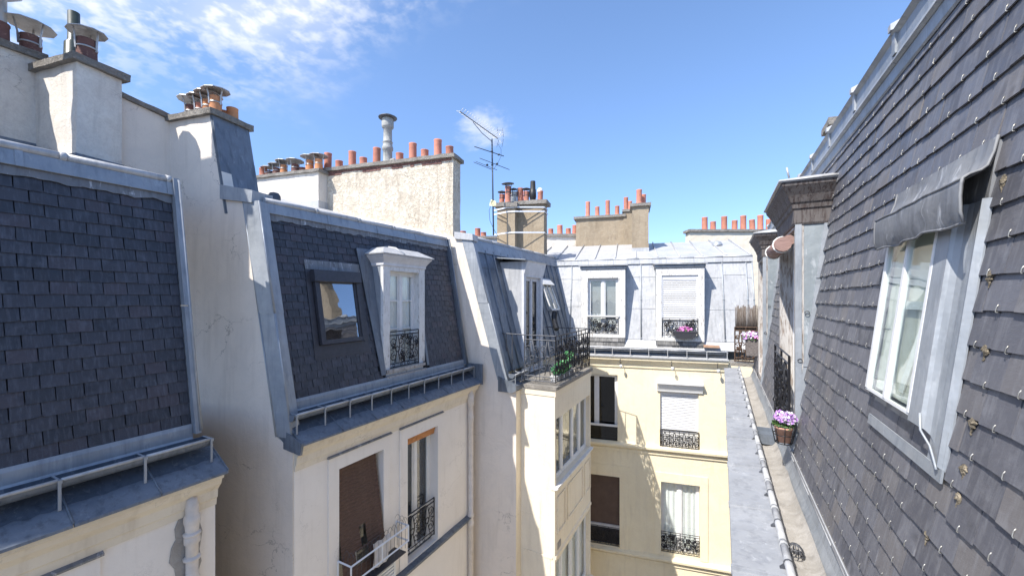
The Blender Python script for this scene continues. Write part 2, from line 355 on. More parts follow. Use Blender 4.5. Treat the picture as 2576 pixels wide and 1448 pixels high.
# ---------------------------------------------------------------- building kit
def wall_front(mb, fr, s0, s1, z0, z1, d, holes=(), reveal=.2):
    S = sorted({s0, s1, *[x for h in holes for x in h[:2]]}); Z = sorted({z0, z1, *[x for h in holes for x in h[2:4]]})
    S = [x for x in S if s0 <= x <= s1]; Z = [x for x in Z if z0 <= x <= z1]
    for i in range(len(S) - 1):
        for j in range(len(Z) - 1):
            a, b = (S[i] + S[i + 1]) / 2, (Z[j] + Z[j + 1]) / 2
            if any(h[0] < a < h[1] and h[2] < b < h[3] for h in holes): continue
            mb.add([fr.pt(S[i], d, Z[j]), fr.pt(S[i + 1], d, Z[j]), fr.pt(S[i + 1], d, Z[j + 1]), fr.pt(S[i], d, Z[j + 1])], [(0, 1, 2, 3)])
    for h in holes:
        a, b, c, e = h; q = d - reveal
        for p in (((a, c), (a, e)), ((b, c), (b, e)), ((a, c), (b, c)), ((a, e), (b, e))):
            (x0, y0), (x1, y1) = p
            mb.add([fr.pt(x0, d, y0), fr.pt(x1, d, y1), fr.pt(x1, q, y1), fr.pt(x0, q, y0)], [(0, 1, 2, 3)])

def curtain_mesh(fr, s0, s1, z0, z1, d, amp=.02, folds=7):
    mb = MB(); n = folds * 6
    top = [fr.pt(s0 + (s1 - s0) * i / n, d + amp * math.sin(i / n * folds * 6.283 + .7 * math.sin(i * .9)), z1) for i in range(n + 1)]
    bot = [fr.pt(s0 + (s1 - s0) * i / n, d + amp * 1.4 * math.sin(i / n * folds * 6.283 + .9 + .7 * math.sin(i * .7)), z0) for i in range(n + 1)]
    mb.loops([top, bot], False, True); return mb

def window(parent, fr, s0, s1, z0, z1, d, sash=2, fmat='white', gmat='glass', w=.045, transom=None, back=None, gap=.12, split=None, names='window'):
    """glazed casement: frame with meeting stiles, one pane per sash, cloth or room behind"""
    mb = MB(); f = .05
    for a, b, c, e in ((s0, s1, z0, z0 + w), (s0, s1, z1 - w, z1), (s0, s0 + w, z0 + w, z1 - w), (s1 - w, s1, z0 + w, z1 - w)):
        mb.box(fr, a, b, d - f, d, c, e)
    cuts = split or [i / sash for i in range(sash + 1)]
    X = [s0 + w + (s1 - s0 - 2 * w) * c for c in cuts]
    for i in range(1, len(X) - 1): mb.box(fr, X[i] - w * .75, X[i] + w * .75, d - f - .004, d + .012, z0 + w, z1 - w)
    panes = []
    for i in range(len(X) - 1):
        a = X[i] + (w * .75 if i else 0); b = X[i + 1] - (w * .75 if i < len(X) - 2 else 0)
        for x0, x1, y0, y1 in ((a, b, z0 + w, z0 + w * 1.8), (a, b, z1 - w * 1.8, z1 - w), (a, a + w * .7, z0 + w * 1.8, z1 - w * 1.8), (b - w * .7, b, z0 + w * 1.8, z1 - w * 1.8)):
            mb.box(fr, x0, x1, d - f + .01, d - .008, y0, y1)
        a += w * .7; b -= w * .7
        for tz in (transom or ()): mb.box(fr, a, b, d - f + .012, d - .010, tz - .014, tz + .014)
        panes.append((a, b, z0 + w * 1.8, z1 - w * 1.8))
    W = mb.build(names if parent.parent is None else 'window_frame', fmat, parent)
    sub = W if parent.parent is None else parent
    for a, b, c, e in panes:
        g = MB(); g.box(fr, a, b, d - .034, d - .028, c, e); g.build('pane', gmat, sub)
    if back:
        for kind, x0, x1, y0, y1 in back:
            cm = curtain_mesh(fr, s0 + (s1 - s0) * x0, s0 + (s1 - s0) * x1, z0 + (z1 - z0) * y0, z0 + (z1 - z0) * y1, d - gap - (.25 if kind.startswith('room') else 0), .0 if kind.startswith(('room', 'curtain_grey')) else .018)
            cm.build('curtain' if kind.startswith('curtain') else 'room_back', kind, sub)
    return W

def spiral(c, r, a0, turns, fr, d, n=10, flip=1):
    out = []
    for i in range(n + 1):
        t = i / n; a = a0 + flip * t * turns * 6.2832; q = r * (1 - .78 * t)
        out.append(fr.pt(c[0] + q * math.cos(a), d, c[1] + q * math.sin(a)))
    return out
def railing(parent, fr, s0, s1, z0, z1, d, cells=4, r=.008, mat='iron', style=0, rail=.014, name='railing', top_mat=None):
    mb = MB(); H = z1 - z0
    for z in (z0, z0 + H * .10, z1 - H * .10, z1): mb.bar(fr.pt(s0, d, z), fr.pt(s1, d, z), rail if z > z0 + H * .5 else rail * .8)
    for a in (s0, s1): mb.bar(fr.pt(a, d, z0 - .02), fr.pt(a, d, z1), rail)
    w = (s1 - s0) / cells
    for i in range(cells):
        c = s0 + (i + .5) * w; zm = z0 + H * .5; h = H * .8
        if style != 2:
            for f in (1, -1):
                x = c + f * w * .24
                mb.tube(spiral((x, zm + h * .26), min(w * .23, h * .2), -1.57, 1.35, fr, d, 10, f), r, 4)
                mb.tube(spiral((x, zm - h * .26), min(w * .23, h * .2), 1.57, 1.35, fr, d, 10, -f), r, 4)
                mb.tube([fr.pt(x, d, zm + h * .05), fr.pt(c + f * w * .45, d, zm), fr.pt(x, d, zm - h * .05)], r, 4)
                mb.tube([fr.pt(c + f * w * .04, d, zm + h * .48), fr.pt(c + f * w * .16, d, zm + h * .10), fr.pt(c + f * w * .05, d, zm - h * .12), fr.pt(c + f * w * .18, d, zm - h * .46)], r * 1.1, 4)
            ring = [fr.pt(c + w * .13 * math.cos(k * .7854), d, zm + w * .13 * math.sin(k * .7854)) for k in range(9)]
            mb.tube(ring, r * 1.2, 4)
        if style == 1 or style == 2:                      # leafier, denser work
            for q in range(5):
                x = c + (random.random() - .5) * w * .8; z = zm + (random.random() - .5) * h * .9
                mb.tube(spiral((x, z), w * .16, random.random() * 6, 1.2, fr, d, 8, random.choice((1, -1))), r * 1.25, 4)
                a = random.random() * 3.14; l = w * .14
                mb.tube([fr.pt(x - l * math.cos(a), d, z - l * math.sin(a)), fr.pt(x, d + .012, z), fr.pt(x + l * math.cos(a), d, z + l * math.sin(a))], [r * .4, r * 2.2, r * .4], 4)
        mb.bar(fr.pt(s0 + i * w, d, z0), fr.pt(s0 + i * w, d, z1), r * 1.3)
        for f in (.25, .75): mb.tube([fr.pt(s0 + (i + f) * w + .03 * math.cos(k * 1.0472), d, z0 + H * .05 + H * .04 * math.sin(k * 1.0472)) for k in range(7)], r * .7, 3)
    return mb.build(name, mat, parent)

def basis(fr, k):                                         # roof plane basis: x along, y up the slope, z outward
    y = (fr.n * k + Vector((0, 0, 1))).normalized(); z = (fr.n - y * fr.n.dot(y)).normalized(); x = y.cross(z)
    return x, y, z
SLATE_MESH = {}
def slate_shapes(key, w, h, mat, gap=.003, proud=.012):
    if key in SLATE_MESH: return SLATE_MESH[key]
    out = []
    rs = random.Random(hash(key) % 1000 if not isinstance(key, str) else len(key))
    for i in range(6):
        a, b = -w / 2 + gap, w / 2 - gap; j = [rs.uniform(-.004, .004) for _ in range(6)]; t = .007 + rs.uniform(0, .003)
        lo = [(a, j[0] * .6), (j[1] * 6, j[2] * .6), (b, j[3] * .6)]
        if i == 4: lo = [(a, .012), (a + w * .12, j[2]), (b, j[3])]
        if i == 5: lo = [(a, j[0]), (b - w * .14, j[2]), (b, .014)]
        vs = [(x, y, proud + t) for x, y in lo] + [(b, h, .006), (a, h, .006)] + [(x, y, proud) for x, y in lo] + [(b, h, 0), (a, h, 0)]
        mb = MB(); mb.add(vs, [(0, 1, 2, 3, 4), (9, 8, 7, 6, 5), (0, 5, 6, 1), (1, 6, 7, 2), (2, 7, 8, 3), (4, 3, 8, 9), (0, 4, 9, 5)])
        me = bpy.data.meshes.new('slate'); me.from_pydata([tuple(v) for v in mb.v], [], mb.f); me.materials.append(M[mat]); out.append((me, mb))
    SLATE_MESH[key] = out; return out
def slates(roof, fr, s0, s1, z0, z1, d0, k, w, expo, holes, mat, key, limit=300, view=lambda s, z: True, bond=.5, jit=.012, gap=.003, proud=.012):
    """courses of slates laid bottom-up, each one an object; those past the limit joined"""
    x, y, n = basis(fr, k); ez = expo * y.z; rows = int((z1 - z0) / ez + .5); shapes = slate_shapes(key, w, expo * 1.18, mat, gap, proud)
    sgn = 1 if x.dot(fr.e) > 0 else -1; items = []
    for r in range(rows):
        z = z0 + r * ez; off = (r % 2) * bond * w
        a = s0 - off
        while a < s1 - .02:
            b = a + w; lo, hi = max(a, s0), min(b, s1); c = (lo + hi) / 2; a = b
            if hi - lo < .03: continue
            if any(h[0] < c < h[1] and h[2] < z + ez * .5 < h[3] for h in holes): continue
            items.append((c, z, (hi - lo) / w))
    items.sort(key=lambda q: (not view(q[0], q[1]), fr.pt(q[0], d0 + k * (q[1] - z0), q[1]).length))
    rot0 = Matrix((x, y, n)).transposed(); stuff = MB(); hooks = []
    for i, (c, z, sc_) in enumerate(items):
        me, mb = random.choice(shapes[:4] if random.random() < .86 else shapes)
        p = fr.pt(c, d0 + k * (z - z0), z) + n * random.uniform(0, .003) + y * random.uniform(-.004, .004)
        rot = rot0 @ Matrix.Rotation(random.gauss(0, jit) if random.random() < .95 else random.gauss(0, jit * 4), 3, 'Z') @ Matrix.Rotation(random.gauss(0, .006), 3, 'Y')
        hooks.append((p, x, y, n))
        if i < limit:
            o = bpy.data.objects.new('slate', me); col.objects.link(o); o.parent = roof
            o.matrix_local = Matrix.Translation(p) @ rot.to_4x4() @ Matrix.Diagonal((sc_, 1, 1, 1))
        else:
            stuff.add([p + rot @ Vector((v.x * sc_, v.y, v.z)) for v in mb.v], mb.f, False, random.uniform(.01, 1))
    if stuff.v: link('slate', stuff_mesh(stuff, mat), roof, kind='stuff')
    return hooks
def stuff_mesh(mb, mat):
    me = bpy.data.meshes.new('slate'); me.from_pydata([tuple(v) for v in mb.v], [], mb.f)
    a = me.attributes.new('rnd', 'FLOAT', 'FACE'); a.data.foreach_set('value', mb.rnd); me.materials.append(M[mat]); return me

def gutter(parent, fr, s0, s1, d, z, r, zb, gap, mat='zinc_dark', rim='zinc', ends=(1, 1), strut='zinc', bead=.017):
    """half-round gutter on struts: trough, front bead in lengths, brackets"""
    mb = MB(); c = d - r; n = 10
    o = [(c + r * math.cos(-i / n * math.pi), z - r * .05 + r * math.sin(-i / n * math.pi)) for i in range(n + 1)]
    i_ = [(c + (r - .006) * math.cos(-i / n * math.pi), z - r * .05 + (r - .006) * math.sin(-i / n * math.pi)) for i in range(n + 1)]
    mb.strip(fr, o, s0, s1, 1, True)
    for e, a in zip(ends, (s0, s1)):
        if e: mb.plate(fr, [(0, 0)], 0, 0) if False else mb.prism(fr, o, a - .004, a + .004)
    g = mb.build('gutter', mat, parent); li = MB(); li.strip(fr, i_, s0 + .005, s1 - .005, 1, True); li.build('gutter_lining', 'zinc_black', g)
    b = MB(); k = max(1, int((s1 - s0) / gap)); st = (s1 - s0 - .06) / k
    for i in range(k):
        a = s0 + .03 + i * st; b.tube([fr.pt(a + .012, d, z), fr.pt(a + st - .012, d, z)], bead, 6)
    b.build('gutter_bead', rim, g)
    for i in range(k + 1):
        a = s0 + .03 + i * st; q = MB()
        q.box(fr, a - .011, a + .011, d - .004, d + .010, zb(d), z - .01); q.box(fr, a - .015, a + .015, d - .026, d + .022, z - .028, z + .004)
        q.box(fr, a - .009, a + .009, d - 2 * r, d - .026, z - .004, z + .004)
        q.build('gutter_bracket', strut, g)
    return g

def mitred(mb, fr, s0, s1, df, db, prof, cap=True):       # moulding returned round three sides: prof [(out, z)]
    L = [[fr.pt(s0 - o, db, z), fr.pt(s0 - o, df + o, z), fr.pt(s1 + o, df + o, z), fr.pt(s1 + o, db, z)] for o, z in prof]
    mb.loops(L, True, False, True, True)

def pot(parent, p, r, h, mat='terra', cowl=0, cz=None, flare=1.06, tilt=0, cap_mat='cowl', band=True):
    p = Vector(p); mb = MB(); w = .018; lean = Matrix.Rotation(random.gauss(0, .022), 3, random.choice(('X', 'Y')))
    mb.lathe(p, [(r * 1.10, -.02), (r * 1.12, .015), (r * 1.02, .03), (r, .05), (r * .97, h * .9), (r * flare * .98, h * .94), (r * flare * .98, h), (r * flare - w, h), (r * .8, h - .10), (.001, h - .12)], 16, True, lean)
    o = mb.build('chimney_pot', mat, parent)
    if cowl:
        m = MB(); cz = cz or h + .11; T = Matrix.Rotation(tilt, 3, 'X')
        m.lathe(p + Vector((0, 0, cz)), [(cowl, 0), (cowl * .99, .012), (cowl * .5, .045), (.001, .07), (.001, .06), (cowl * .5, .036), (cowl, 0)], 10, False, T)
        if band:
            m.lathe(p, [(r * 1.0, h * .60), (r * 1.045, h * .60), (r * 1.045, h * .60 + .022), (r * 1.0, h * .60 + .022)], 16)
        for i in range(3):
            a = .5 + i * 2.094 + random.uniform(-.2, .2); q = Vector((math.cos(a), math.sin(a), 0))
            m.bar(p + q * r * 1.05 + Vector((0, 0, h * .52)), p + q * (r * 1.12) + Vector((0, 0, h)), .018); m.bar(p + q * (r * 1.12) + Vector((0, 0, h)), p + q * (cowl * .62) + Vector((0, 0, cz + .03)), .016)
        m.build('cowl', cap_mat, parent)
    return o

ED = Vector((1, .19, 0)).normalized(); ND = Vector((.19, -1, 0)).normalized()
def stack(parent, P, length, thick, z0, z1, mat, cap=.08, over=.06, cap_mat='cap_stone', batter=0., name='chimney', flash=None, sub=None, e=ED, n=ND, amp=.010, flash_mat='zinc_dark'):
    """masonry stack; P its front right corner, running back along -e, thickness along -n"""
    P = Vector((*P, 0)); e = e; n = n
    def q(a, b, z, o=0): return P - e * a - n * b + Vector((0, 0, z))
    mb = MB(); c = [q(length, 0, z0), q(-batter, 0, z0), q(-batter, thick, z0), q(length, thick, z0), q(length, 0, z1), q(0, 0, z1), q(0, thick, z1), q(length, thick, z1)]
    mb.rough(c, max(2, int(length * 7)), max(2, int(thick * 7)), max(2, int((z1 - z0) * 7)), amp)
    B = mb.build(name, mat, parent); ch = sub or (B if parent.parent is None else parent)
    if cap:
        m = MB(); o = over
        m.rough([q(length + o, -o, z1 - .004), q(-o, -o, z1 - .004), q(-o, thick + o, z1 - .004), q(length + o, thick + o, z1 - .004), q(length + o, -o, z1 + cap), q(-o, -o, z1 + cap), q(-o, thick + o, z1 + cap), q(length + o, thick + o, z1 + cap)],
                max(3, int(length * 10)), max(3, int(thick * 10)), 2, .014, 5.)
        m.build('cap', cap_mat, ch)
    if flash:
        m = MB(); o = .016
        m.hexa([q(length + o, -o, z0), q(-o - batter, -o, z0), q(-o - batter, thick + o, z0), q(length + o, thick + o, z0), q(length + o, -o, z0 + flash), q(-o - batter, -o, z0 + flash), q(-o - batter, thick + o, z0 + flash), q(length + o, thick + o, z0 + flash)])
        m.build('flashing', flash_mat, ch)
    return ch, q

def seam_roof(parent, fr, ribs, z0, z1, d0, k, mat, rib_mat, cross=(), r=.022, gapw=.006, jog=True):
    """zinc sheets between batten ribs, each sheet an object"""
    x, y, n = basis(fr, k)
    def P(s, z, o): return fr.pt(s, d0 + k * (z - z0), z) + n * o
    for i in range(len(ribs) - 1):
        a, b = ribs[i] + gapw, ribs[i + 1] - gapw
        zs = [z0] + sorted(c + (random.uniform(-.06, .06) if jog else 0) for c in cross) + [z1]
        for j in range(len(zs) - 1):
            m = MB(); lo, hi = zs[j], zs[j + 1] + (.02 if j < len(zs) - 2 else 0)
            o0, o1 = .018, .006
            m.hexa([P(a, lo, 0), P(b, lo, 0), P(b, lo, o0), P(a, lo, o0), P(a, hi, 0), P(b, hi, 0), P(b, hi, o1), P(a, hi, o1)])
            m.build('zinc_sheet', mat, parent)
    for a in ribs:
        m = MB(); m.tube([P(a, z0 - .005, r * .7), P(a, (z0 + z1) / 2, r * .7), P(a, z1 + .005, r * .7)], r, 6)
        for c in (z0 + .02, (z0 + z1) * .5, z1 - .05): m.tube([P(a, c, r * .7), P(a, c + .035, r * .7)], r * 1.25, 6)
        m.build('roof_batten', rib_mat, parent)

def dormer(parent, fr, s0, s1, z0, z1, df, rd, jamb=.14, head=.18, sill=.10, fmat='peel', cheek='zinc_blue', rec=.12):
    """cheeks and front of a dormer; rd(z) = roof depth. Returns the part and its opening"""
    f = MB(); h = (s0 + jamb, s1 - jamb, z0 + sill, z1 - head)
    wall_front(f, fr, s0 - .004, s1 + .004, z0, z1, df, [h], rec); 
    for a in (s0 - .004, s1 + .004): f.add([fr.pt(a, df, z0), fr.pt(a, df, z1), fr.pt(a, df - .07, z1), fr.pt(a, df - .07, z0)], [(0, 1, 2, 3)])
    D = f.build('dormer', fmat, parent)
    for a, b in ((s0, s0 + .03), (s1 - .03, s1)):
        mb = MB(); mb.prism(fr, [(df - .01, z0), (df - .01, z1), (rd(z1) - .06, z1), (rd(z0) - .06, z0)], a, b); mb.build('cheek', cheek, D)
    return D, h

# ---------------------------------------------------------------- ground
g = MB(); g.add([(-2000, -2000, -17), (2000, -2000, -17), (2000, 2000, -17), (-2000, 2000, -17)], [(0, 1, 2, 3)])
o = g.build('ground', 'asphalt'); o['kind'] = 'structure'

# common section of the left range (d = x)
WALL, BASE_D, BASE_Z, TOP_D, TOP_Z = -5.46, -5.68, -1.53, -6.22, 1.48
KL = (TOP_D - BASE_D) / (TOP_Z - BASE_Z)
def rdl(z): return BASE_D + KL * (z - BASE_Z)
def zcover(d): return -2.06 + (d + 5.22) * (.26 / -.44)
def left_shell(T, s0, s1, holes, hidden=3.2):
    mb = MB(); wall_front(mb, FL, s0, s1, -17, -2.10, WALL, holes, .22)
    for a in (s0, s1): mb.add([FL.pt(a, WALL, -17), FL.pt(a, WALL, -2.1), FL.pt(a, WALL - .55, -2.1), FL.pt(a, WALL - .55, -17)], [(0, 1, 2, 3)])
    w = mb.build('wall', 'wall_pale', T)
    b = MB(); b.box(FL, s0 + .01, s1 - .01, -12, WALL - .55, -17, -1.62); b.build('inner_wall', 'room', T)
    c = MB(); c.prism(FL, [(WALL + .003, -2.50), (WALL + .02, -2.50), (WALL + .03, -2.42), (WALL + .05, -2.40), (WALL + .06, -2.30), (WALL + .13, -2.22), (WALL + .15, -2.16), (WALL + .19, -2.14), (WALL + .20, -2.075), (WALL - .2, -1.96), (WALL - .2, -2.50)], s0 - .004, s1 + .004)
    c.build('cornice', 'stone_cornice', T)
    n = max(2, int((s1 - s0) / .62))                       # cover sheets of the cornice, one object each
    for i in range(n):
        a, e = s0 - .03 + (s1 - s0 + .06) * i / n, s0 - .03 + (s1 - s0 + .06) * (i + 1) / n
        m = MB(); m.prism(FL, [(-5.22, -2.06), (-5.215, -2.085), (-5.235, -2.09), (-5.245, -2.072), (-5.66, -1.815), (-5.66, -1.80)], a + .004, e - .004)
        m.tube([FL.pt(e, -5.225, -2.05), FL.pt(e, -5.45, -1.918), FL.pt(e, -5.66, -1.793)], .009, 4)
        m.build('zinc_sheet', 'zinc_dark', T)
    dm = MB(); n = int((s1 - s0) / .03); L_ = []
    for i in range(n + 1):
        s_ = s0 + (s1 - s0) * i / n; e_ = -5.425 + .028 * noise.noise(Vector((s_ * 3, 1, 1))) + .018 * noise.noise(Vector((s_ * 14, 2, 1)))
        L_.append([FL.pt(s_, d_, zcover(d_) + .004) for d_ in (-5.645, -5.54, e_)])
    dm.loops(L_, False, True); dm.build('cover_strip', 'zinc_black', T, kind='stuff')  # ragged near-black strip on the cover sheets, along under the gutter
    return w
def left_roof(T, s0, s1, w, expo, holes, key, cuts=()):
    u = underlay(FL, BASE_D - .01, BASE_Z, TOP_D - .01, TOP_Z, .2, .14, s0, s1, cuts); roof = u.build('roof', 'slate_under', T)
    f = MB(); f.prism(FL, [(BASE_D + .030, BASE_Z + .02), (BASE_D + .045, BASE_Z - .02), (BASE_D + .055, BASE_Z - .13), (-5.60, -1.70), (-5.615, -1.70), (BASE_D + .03, BASE_Z - .13), (BASE_D + .01, BASE_Z + .02)], s0, s1)
    f.build('flashing', 'zinc', roof)
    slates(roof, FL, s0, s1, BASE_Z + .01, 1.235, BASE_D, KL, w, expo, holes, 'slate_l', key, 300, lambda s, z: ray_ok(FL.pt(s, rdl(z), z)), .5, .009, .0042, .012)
    l = MB(); seg = int((s1 - s0) / .06)                  # dressed lead strip with a wavy foot
    top = [FL.pt(s0 + (s1 - s0) * i / seg, rdl(1.34) + .035, 1.34) for i in range(seg + 1)]; bot = []
    for i in range(seg + 1):
        z = 1.205 + .034 * noise.noise(Vector((i * .43, s0, 2.))) + .016 * noise.noise(Vector((i * 1.9, s0, 5.))); bot.append(FL.pt(s0 + (s1 - s0) * i / seg, rdl(z) + .034 + .008 * noise.noise(Vector((i * .5, 3, s0))), z))
    l.loops([top, bot], False); l.loops([[p + Vector((-.012, 0, 0)) for p in bot], [p for p in bot]], False); l.build('lead_strip', 'lead', roof)
    n = max(2, int((s1 - s0) / .95))
    for i in range(n):
        a, e = s0 + (s1 - s0) * i / n, s0 + (s1 - s0) * (i + 1) / n; m = MB()
        m.prism(FL, [(rdl(1.30) + .055, 1.30), (rdl(1.30) + .065, 1.305), (TOP_D + .055, TOP_Z - .02), (TOP_D + .02, TOP_Z - .01), (rdl(1.3) + .02, 1.31)], a + .005, e - .005); m.prism(FL, [(rdl(1.30) + .064, 1.298), (rdl(1.30) + .076, 1.303), (TOP_D + .066, TOP_Z - .015), (TOP_D + .05, TOP_Z - .015)], e - .05, e + .004); m.build('apron_sheet', 'zinc', roof)
    for i in range(n + 1):                                # roll over the break, in lengths
        a, e = s0 + (s1 - s0) * i / (n + 1), s0 + (s1 - s0) * (i + 1) / (n + 1); m = MB()
        m.tube([FL.pt(a, TOP_D + .03, TOP_Z + .02), FL.pt(e - .012, TOP_D + .03, TOP_Z + .02)], .045, 8); m.tube([FL.pt(e - .05, TOP_D + .03, TOP_Z + .02), FL.pt(e, TOP_D + .03, TOP_Z + .02)], .052, 8)
        m.build('ridge_roll', 'zinc_light', roof)
    m = MB(); m.prism(FL, [(TOP_D + .02, TOP_Z), (-11.5, TOP_Z + .28 * 5.28), (-11.5, TOP_Z - .3), (TOP_D, TOP_Z - .1)], s0, s1); m.build('upper_roof', 'zinc_light', T)
    return roof
def underlay(fr, d0, z0, d1, z1, k0, k1, s0, s1, cuts):
    mb = MB(); S = sorted({s0, s1, *[x for c in cuts for x in c[:2]]})
    for a, b in zip(S, S[1:]):
        zc = next((c[2] for c in cuts if c[0] <= (a + b) / 2 <= c[1]), z0); dc = d0 + (d1 - d0) * (zc - z0) / (z1 - z0)
        mb.prism(fr, [(dc, zc), (d1, z1), (d1 - k1, z1), (dc - k0, zc)], a, b)
    return mb
def ray_ok(p):                                            # inside the picture?
    f = Vector((-SY, CY, 0)); t = p.dot(f)
    if t < .1: return False
    x = p.dot(Vector((CY, SY, 0))) / t; y = p.z / t
    return -1.33 < x < 1.33 and -.74 < y < .80

# ---------------------------------------------------------------- 1. nearest house on the left
A = root('mansard_house', (-7.5, 1, -17), 'pale house nearest on the left, shaded slate mansard under two broad capped chimney pots', 'house', 'mansard houses round the courtyard')
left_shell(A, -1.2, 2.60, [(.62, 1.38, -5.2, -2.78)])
ar = MB()
for a, b, c, e in ((.42, .62, -5.2, -2.545), (1.38, 1.58, -5.2, -2.545), (.62, 1.38, -2.78, -2.545)): ar.box(FL, a, b, WALL, WALL + .025, c, e)
ar.build('window_surround', 'wall_pale', A)
ar = MB(); ar.prism(FL, [(WALL, -2.543), (WALL + .055, -2.543), (WALL + .06, -2.52), (WALL, -2.49)], .40, 1.60); ar.build('drip_moulding', 'lead', A)  # moulding in the dark lead colour, a dark line over the window
window(A, FL, .62, 1.38, -5.2, -2.78, WALL - .2, 2, 'white', 'glass_dark', back=[('curtain', 0, 1, 0, 1)])
roofA = left_roof(A, -1.2, 2.44, .197, .132, [], 'a')
gutter(A, FL, -1.2, 2.56, -5.40, -1.675, .10, zcover, .60, 'zinc_dark', 'zinc_light', (1, 1), 'zinc')
v = MB()
for z0_, z1_, q in ((-1.62, -.1, 0), (-.08, 1.52, .006)): v.prism(FL, [(rdl(z0_) + .10 + q, z0_), (rdl(z1_) + .10 + q, z1_), (rdl(z1_) - .10, z1_), (rdl(z0_) - .10, z0_)], 2.445, 2.505 + q)
v.tube([FL.pt(2.50, rdl(-1.6) + .10, -1.6), FL.pt(2.50, rdl(1.5) + .10, 1.5)], .018, 6); v.build('verge', 'zinc', A)
# cracked downpipe with its broken casing
dp = MB(); x0, y0 = WALL + .07, 2.33
dp.lathe((x0, y0, -17), [(.056, 0), (.056, 13.7), (.060, 13.72), (.075, 13.74), (.075, 13.80), (.060, 13.83), (.060, 14.18), (.078, 14.20), (.078, 14.26), (.062, 14.30), (.070, 14.40), (.082, 14.44), (.080, 14.50), (.060, 14.53), (.066, 14.60), (.05, 14.70), (.001, 14.72)], 12)
for z in (-3.45, -3.0, -2.72): dp.lathe((x0, y0, z), [(.06, 0), (.085, .01), (.086, .03), (.06, .05)], 12)
dp.build('downpipe', 'pipe_pale', A)
br = MB(); br.plate(FL, [(2.22, -3.3), (2.19, -3.05), (2.14, -2.95), (2.16, -2.8), (2.20, -2.72), (2.19, -2.6), (2.26, -2.42), (2.40, -2.45), (2.43, -2.62), (2.46, -2.75), (2.43, -2.95), (2.45, -3.1), (2.41, -3.22)], WALL + .002, WALL + .014); br.build('broken_plaster', 'silt', A)
# stacks of the first house
ch, q = stack(A, (-7.75, 2.02), .98, .50, 1.55, 3.22, 'stack_white', .09, .07, flash=.42)
pot(ch, q(.13, .17, 3.30), .108, .33, 'terra_d', .215, .43, 1.02, .06)
mb = MB(); p = q(.70, .30, 3.3); mb.lathe(p, [(.19, -.02), (.185, .05), (.15, .10), (.14, .22), (.105, .27), (.10, .46), (.068, .50), (.066, .93), (.060, .93), (.058, .6), (.001, .6)], 14); mb.build('flue_pipe', 'pipe_green', ch)
ch, q = stack(A, (-8.66, 1.895), 1.4, 2.9, 1.75, 3.42, 'stack_white', .09, .06, flash=.45, e=Vector((1, 0, 0)), n=Vector((0, 1, 0)))
cht, qt = stack(A, (-7.5, .30), .80, .50, 1.5, 5.38, 'stack_white', .09, .07, flash=.4)
pot(cht, qt(.2, .25, 5.46), .10, .35, 'terra_d', .22); pot(cht, qt(.52, .25, 5.46), .085, .75, 'terra_d')
for y_, r_, k_ in ((1.86, .112, .26), (1.56, .112, .0), (1.05, .11, .25)):
    p = Vector((-8.93, y_, 3.50))
    if k_: pot(ch, p, r_, .32, 'terra_d', k_, .47, 1.02, -.05)
    else:
        pot(ch, p, r_, .34, 'terra_d', 0)
        m = MB(); m.lathe(p, [(.085, .3), (.085, .70), (.12, .71), (.23, .80), (.23, .815), (.12, .86), (.001, .90)], 14); m.build('cowl', 'cowl', ch)

# ---------------------------------------------------------------- 2. middle house on the left
B = root('mansard_house', (-7.5, 6, -17), 'pale house in the middle at left, slate mansard with dark skylight and white dormer', 'house', 'mansard houses round the courtyard')
W1, W2 = (4.354, 5.304, -5.22, -2.74), (5.93, 6.866, -5.22, -2.75)
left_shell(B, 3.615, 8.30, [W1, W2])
for (o0, o1), w_ in (((4.161, 5.466), W1), ((5.724, 7.02), W2)):
    ar = MB()
    for a, b, c, e in ((o0, w_[0], -5.22, -2.51), (w_[1], o1, -5.22, -2.51), (w_[0], w_[1], w_[3], -2.51)): ar.box(FL, a, b, WALL, WALL + .028, c, e)
    ar.build('window_surround', 'wall_pale', B)
    ar = MB(); ar.prism(FL, [(WALL, -2.508), (WALL + .06, -2.508), (WALL + .065, -2.49), (WALL, -2.465)], o0 - .02, o1 + .02); ar.build('drip_moulding', 'lead', B)  # same dark colour, drawing a dark line above each surround
lg = MB(); lg.prism(FL, [(WALL - .2, -5.215), (WALL + .13, -5.26), (WALL + .13, -5.29), (WALL + .06, -5.31), (WALL + .04, -5.40), (WALL - .2, -5.40)], 3.62, 8.02); lg.build('ledge', 'zinc_dark', B)
window(B, FL, *W1, WALL - .20, 2, 'white', 'glass', .05, back=[('room', 0, 1, 0, 1), ('curtain', 0, .25, .1, 1)])
window(B, FL, *W2, WALL - .20, 2, 'white', 'glass', .05, (-4.45,), back=[('curtain_dark', .3, 1, 0, 1), ('curtain', 0, .3, 0, 1)])
railing(B, FL, W2[0] + .01, W2[1] - .01, -5.1, -4.32, WALL - .07, 2, .010, 'iron', 0, .022)
holesB = [(4.20, 5.22, -.92, .56), (5.50, 6.86, -1.7, .98)]
roofB = left_roof(B, 3.60, 8.14, .192, .124, holesB, 'b', [(5.62, 6.73, .74)])
gutter(B, FL, 3.58, 8.26, -5.40, -1.675, .10, zcover, .43, 'zinc_dark', 'zinc_light', (1, 1), 'zinc')
v = MB(); v.prism(FL, [(rdl(-1.62) + .09, -1.62), (rdl(1.5) + .09, 1.5), (rdl(1.5) - .1, 1.5), (rdl(-1.62) - .1, -1.62)], 8.145, 8.20); v.tube([FL.pt(8.19, rdl(-1.6) + .10, -1.6), FL.pt(8.19, rdl(1.5) + .10, 1.5)], .022, 6)
v.build('verge', 'zinc_dark', B)
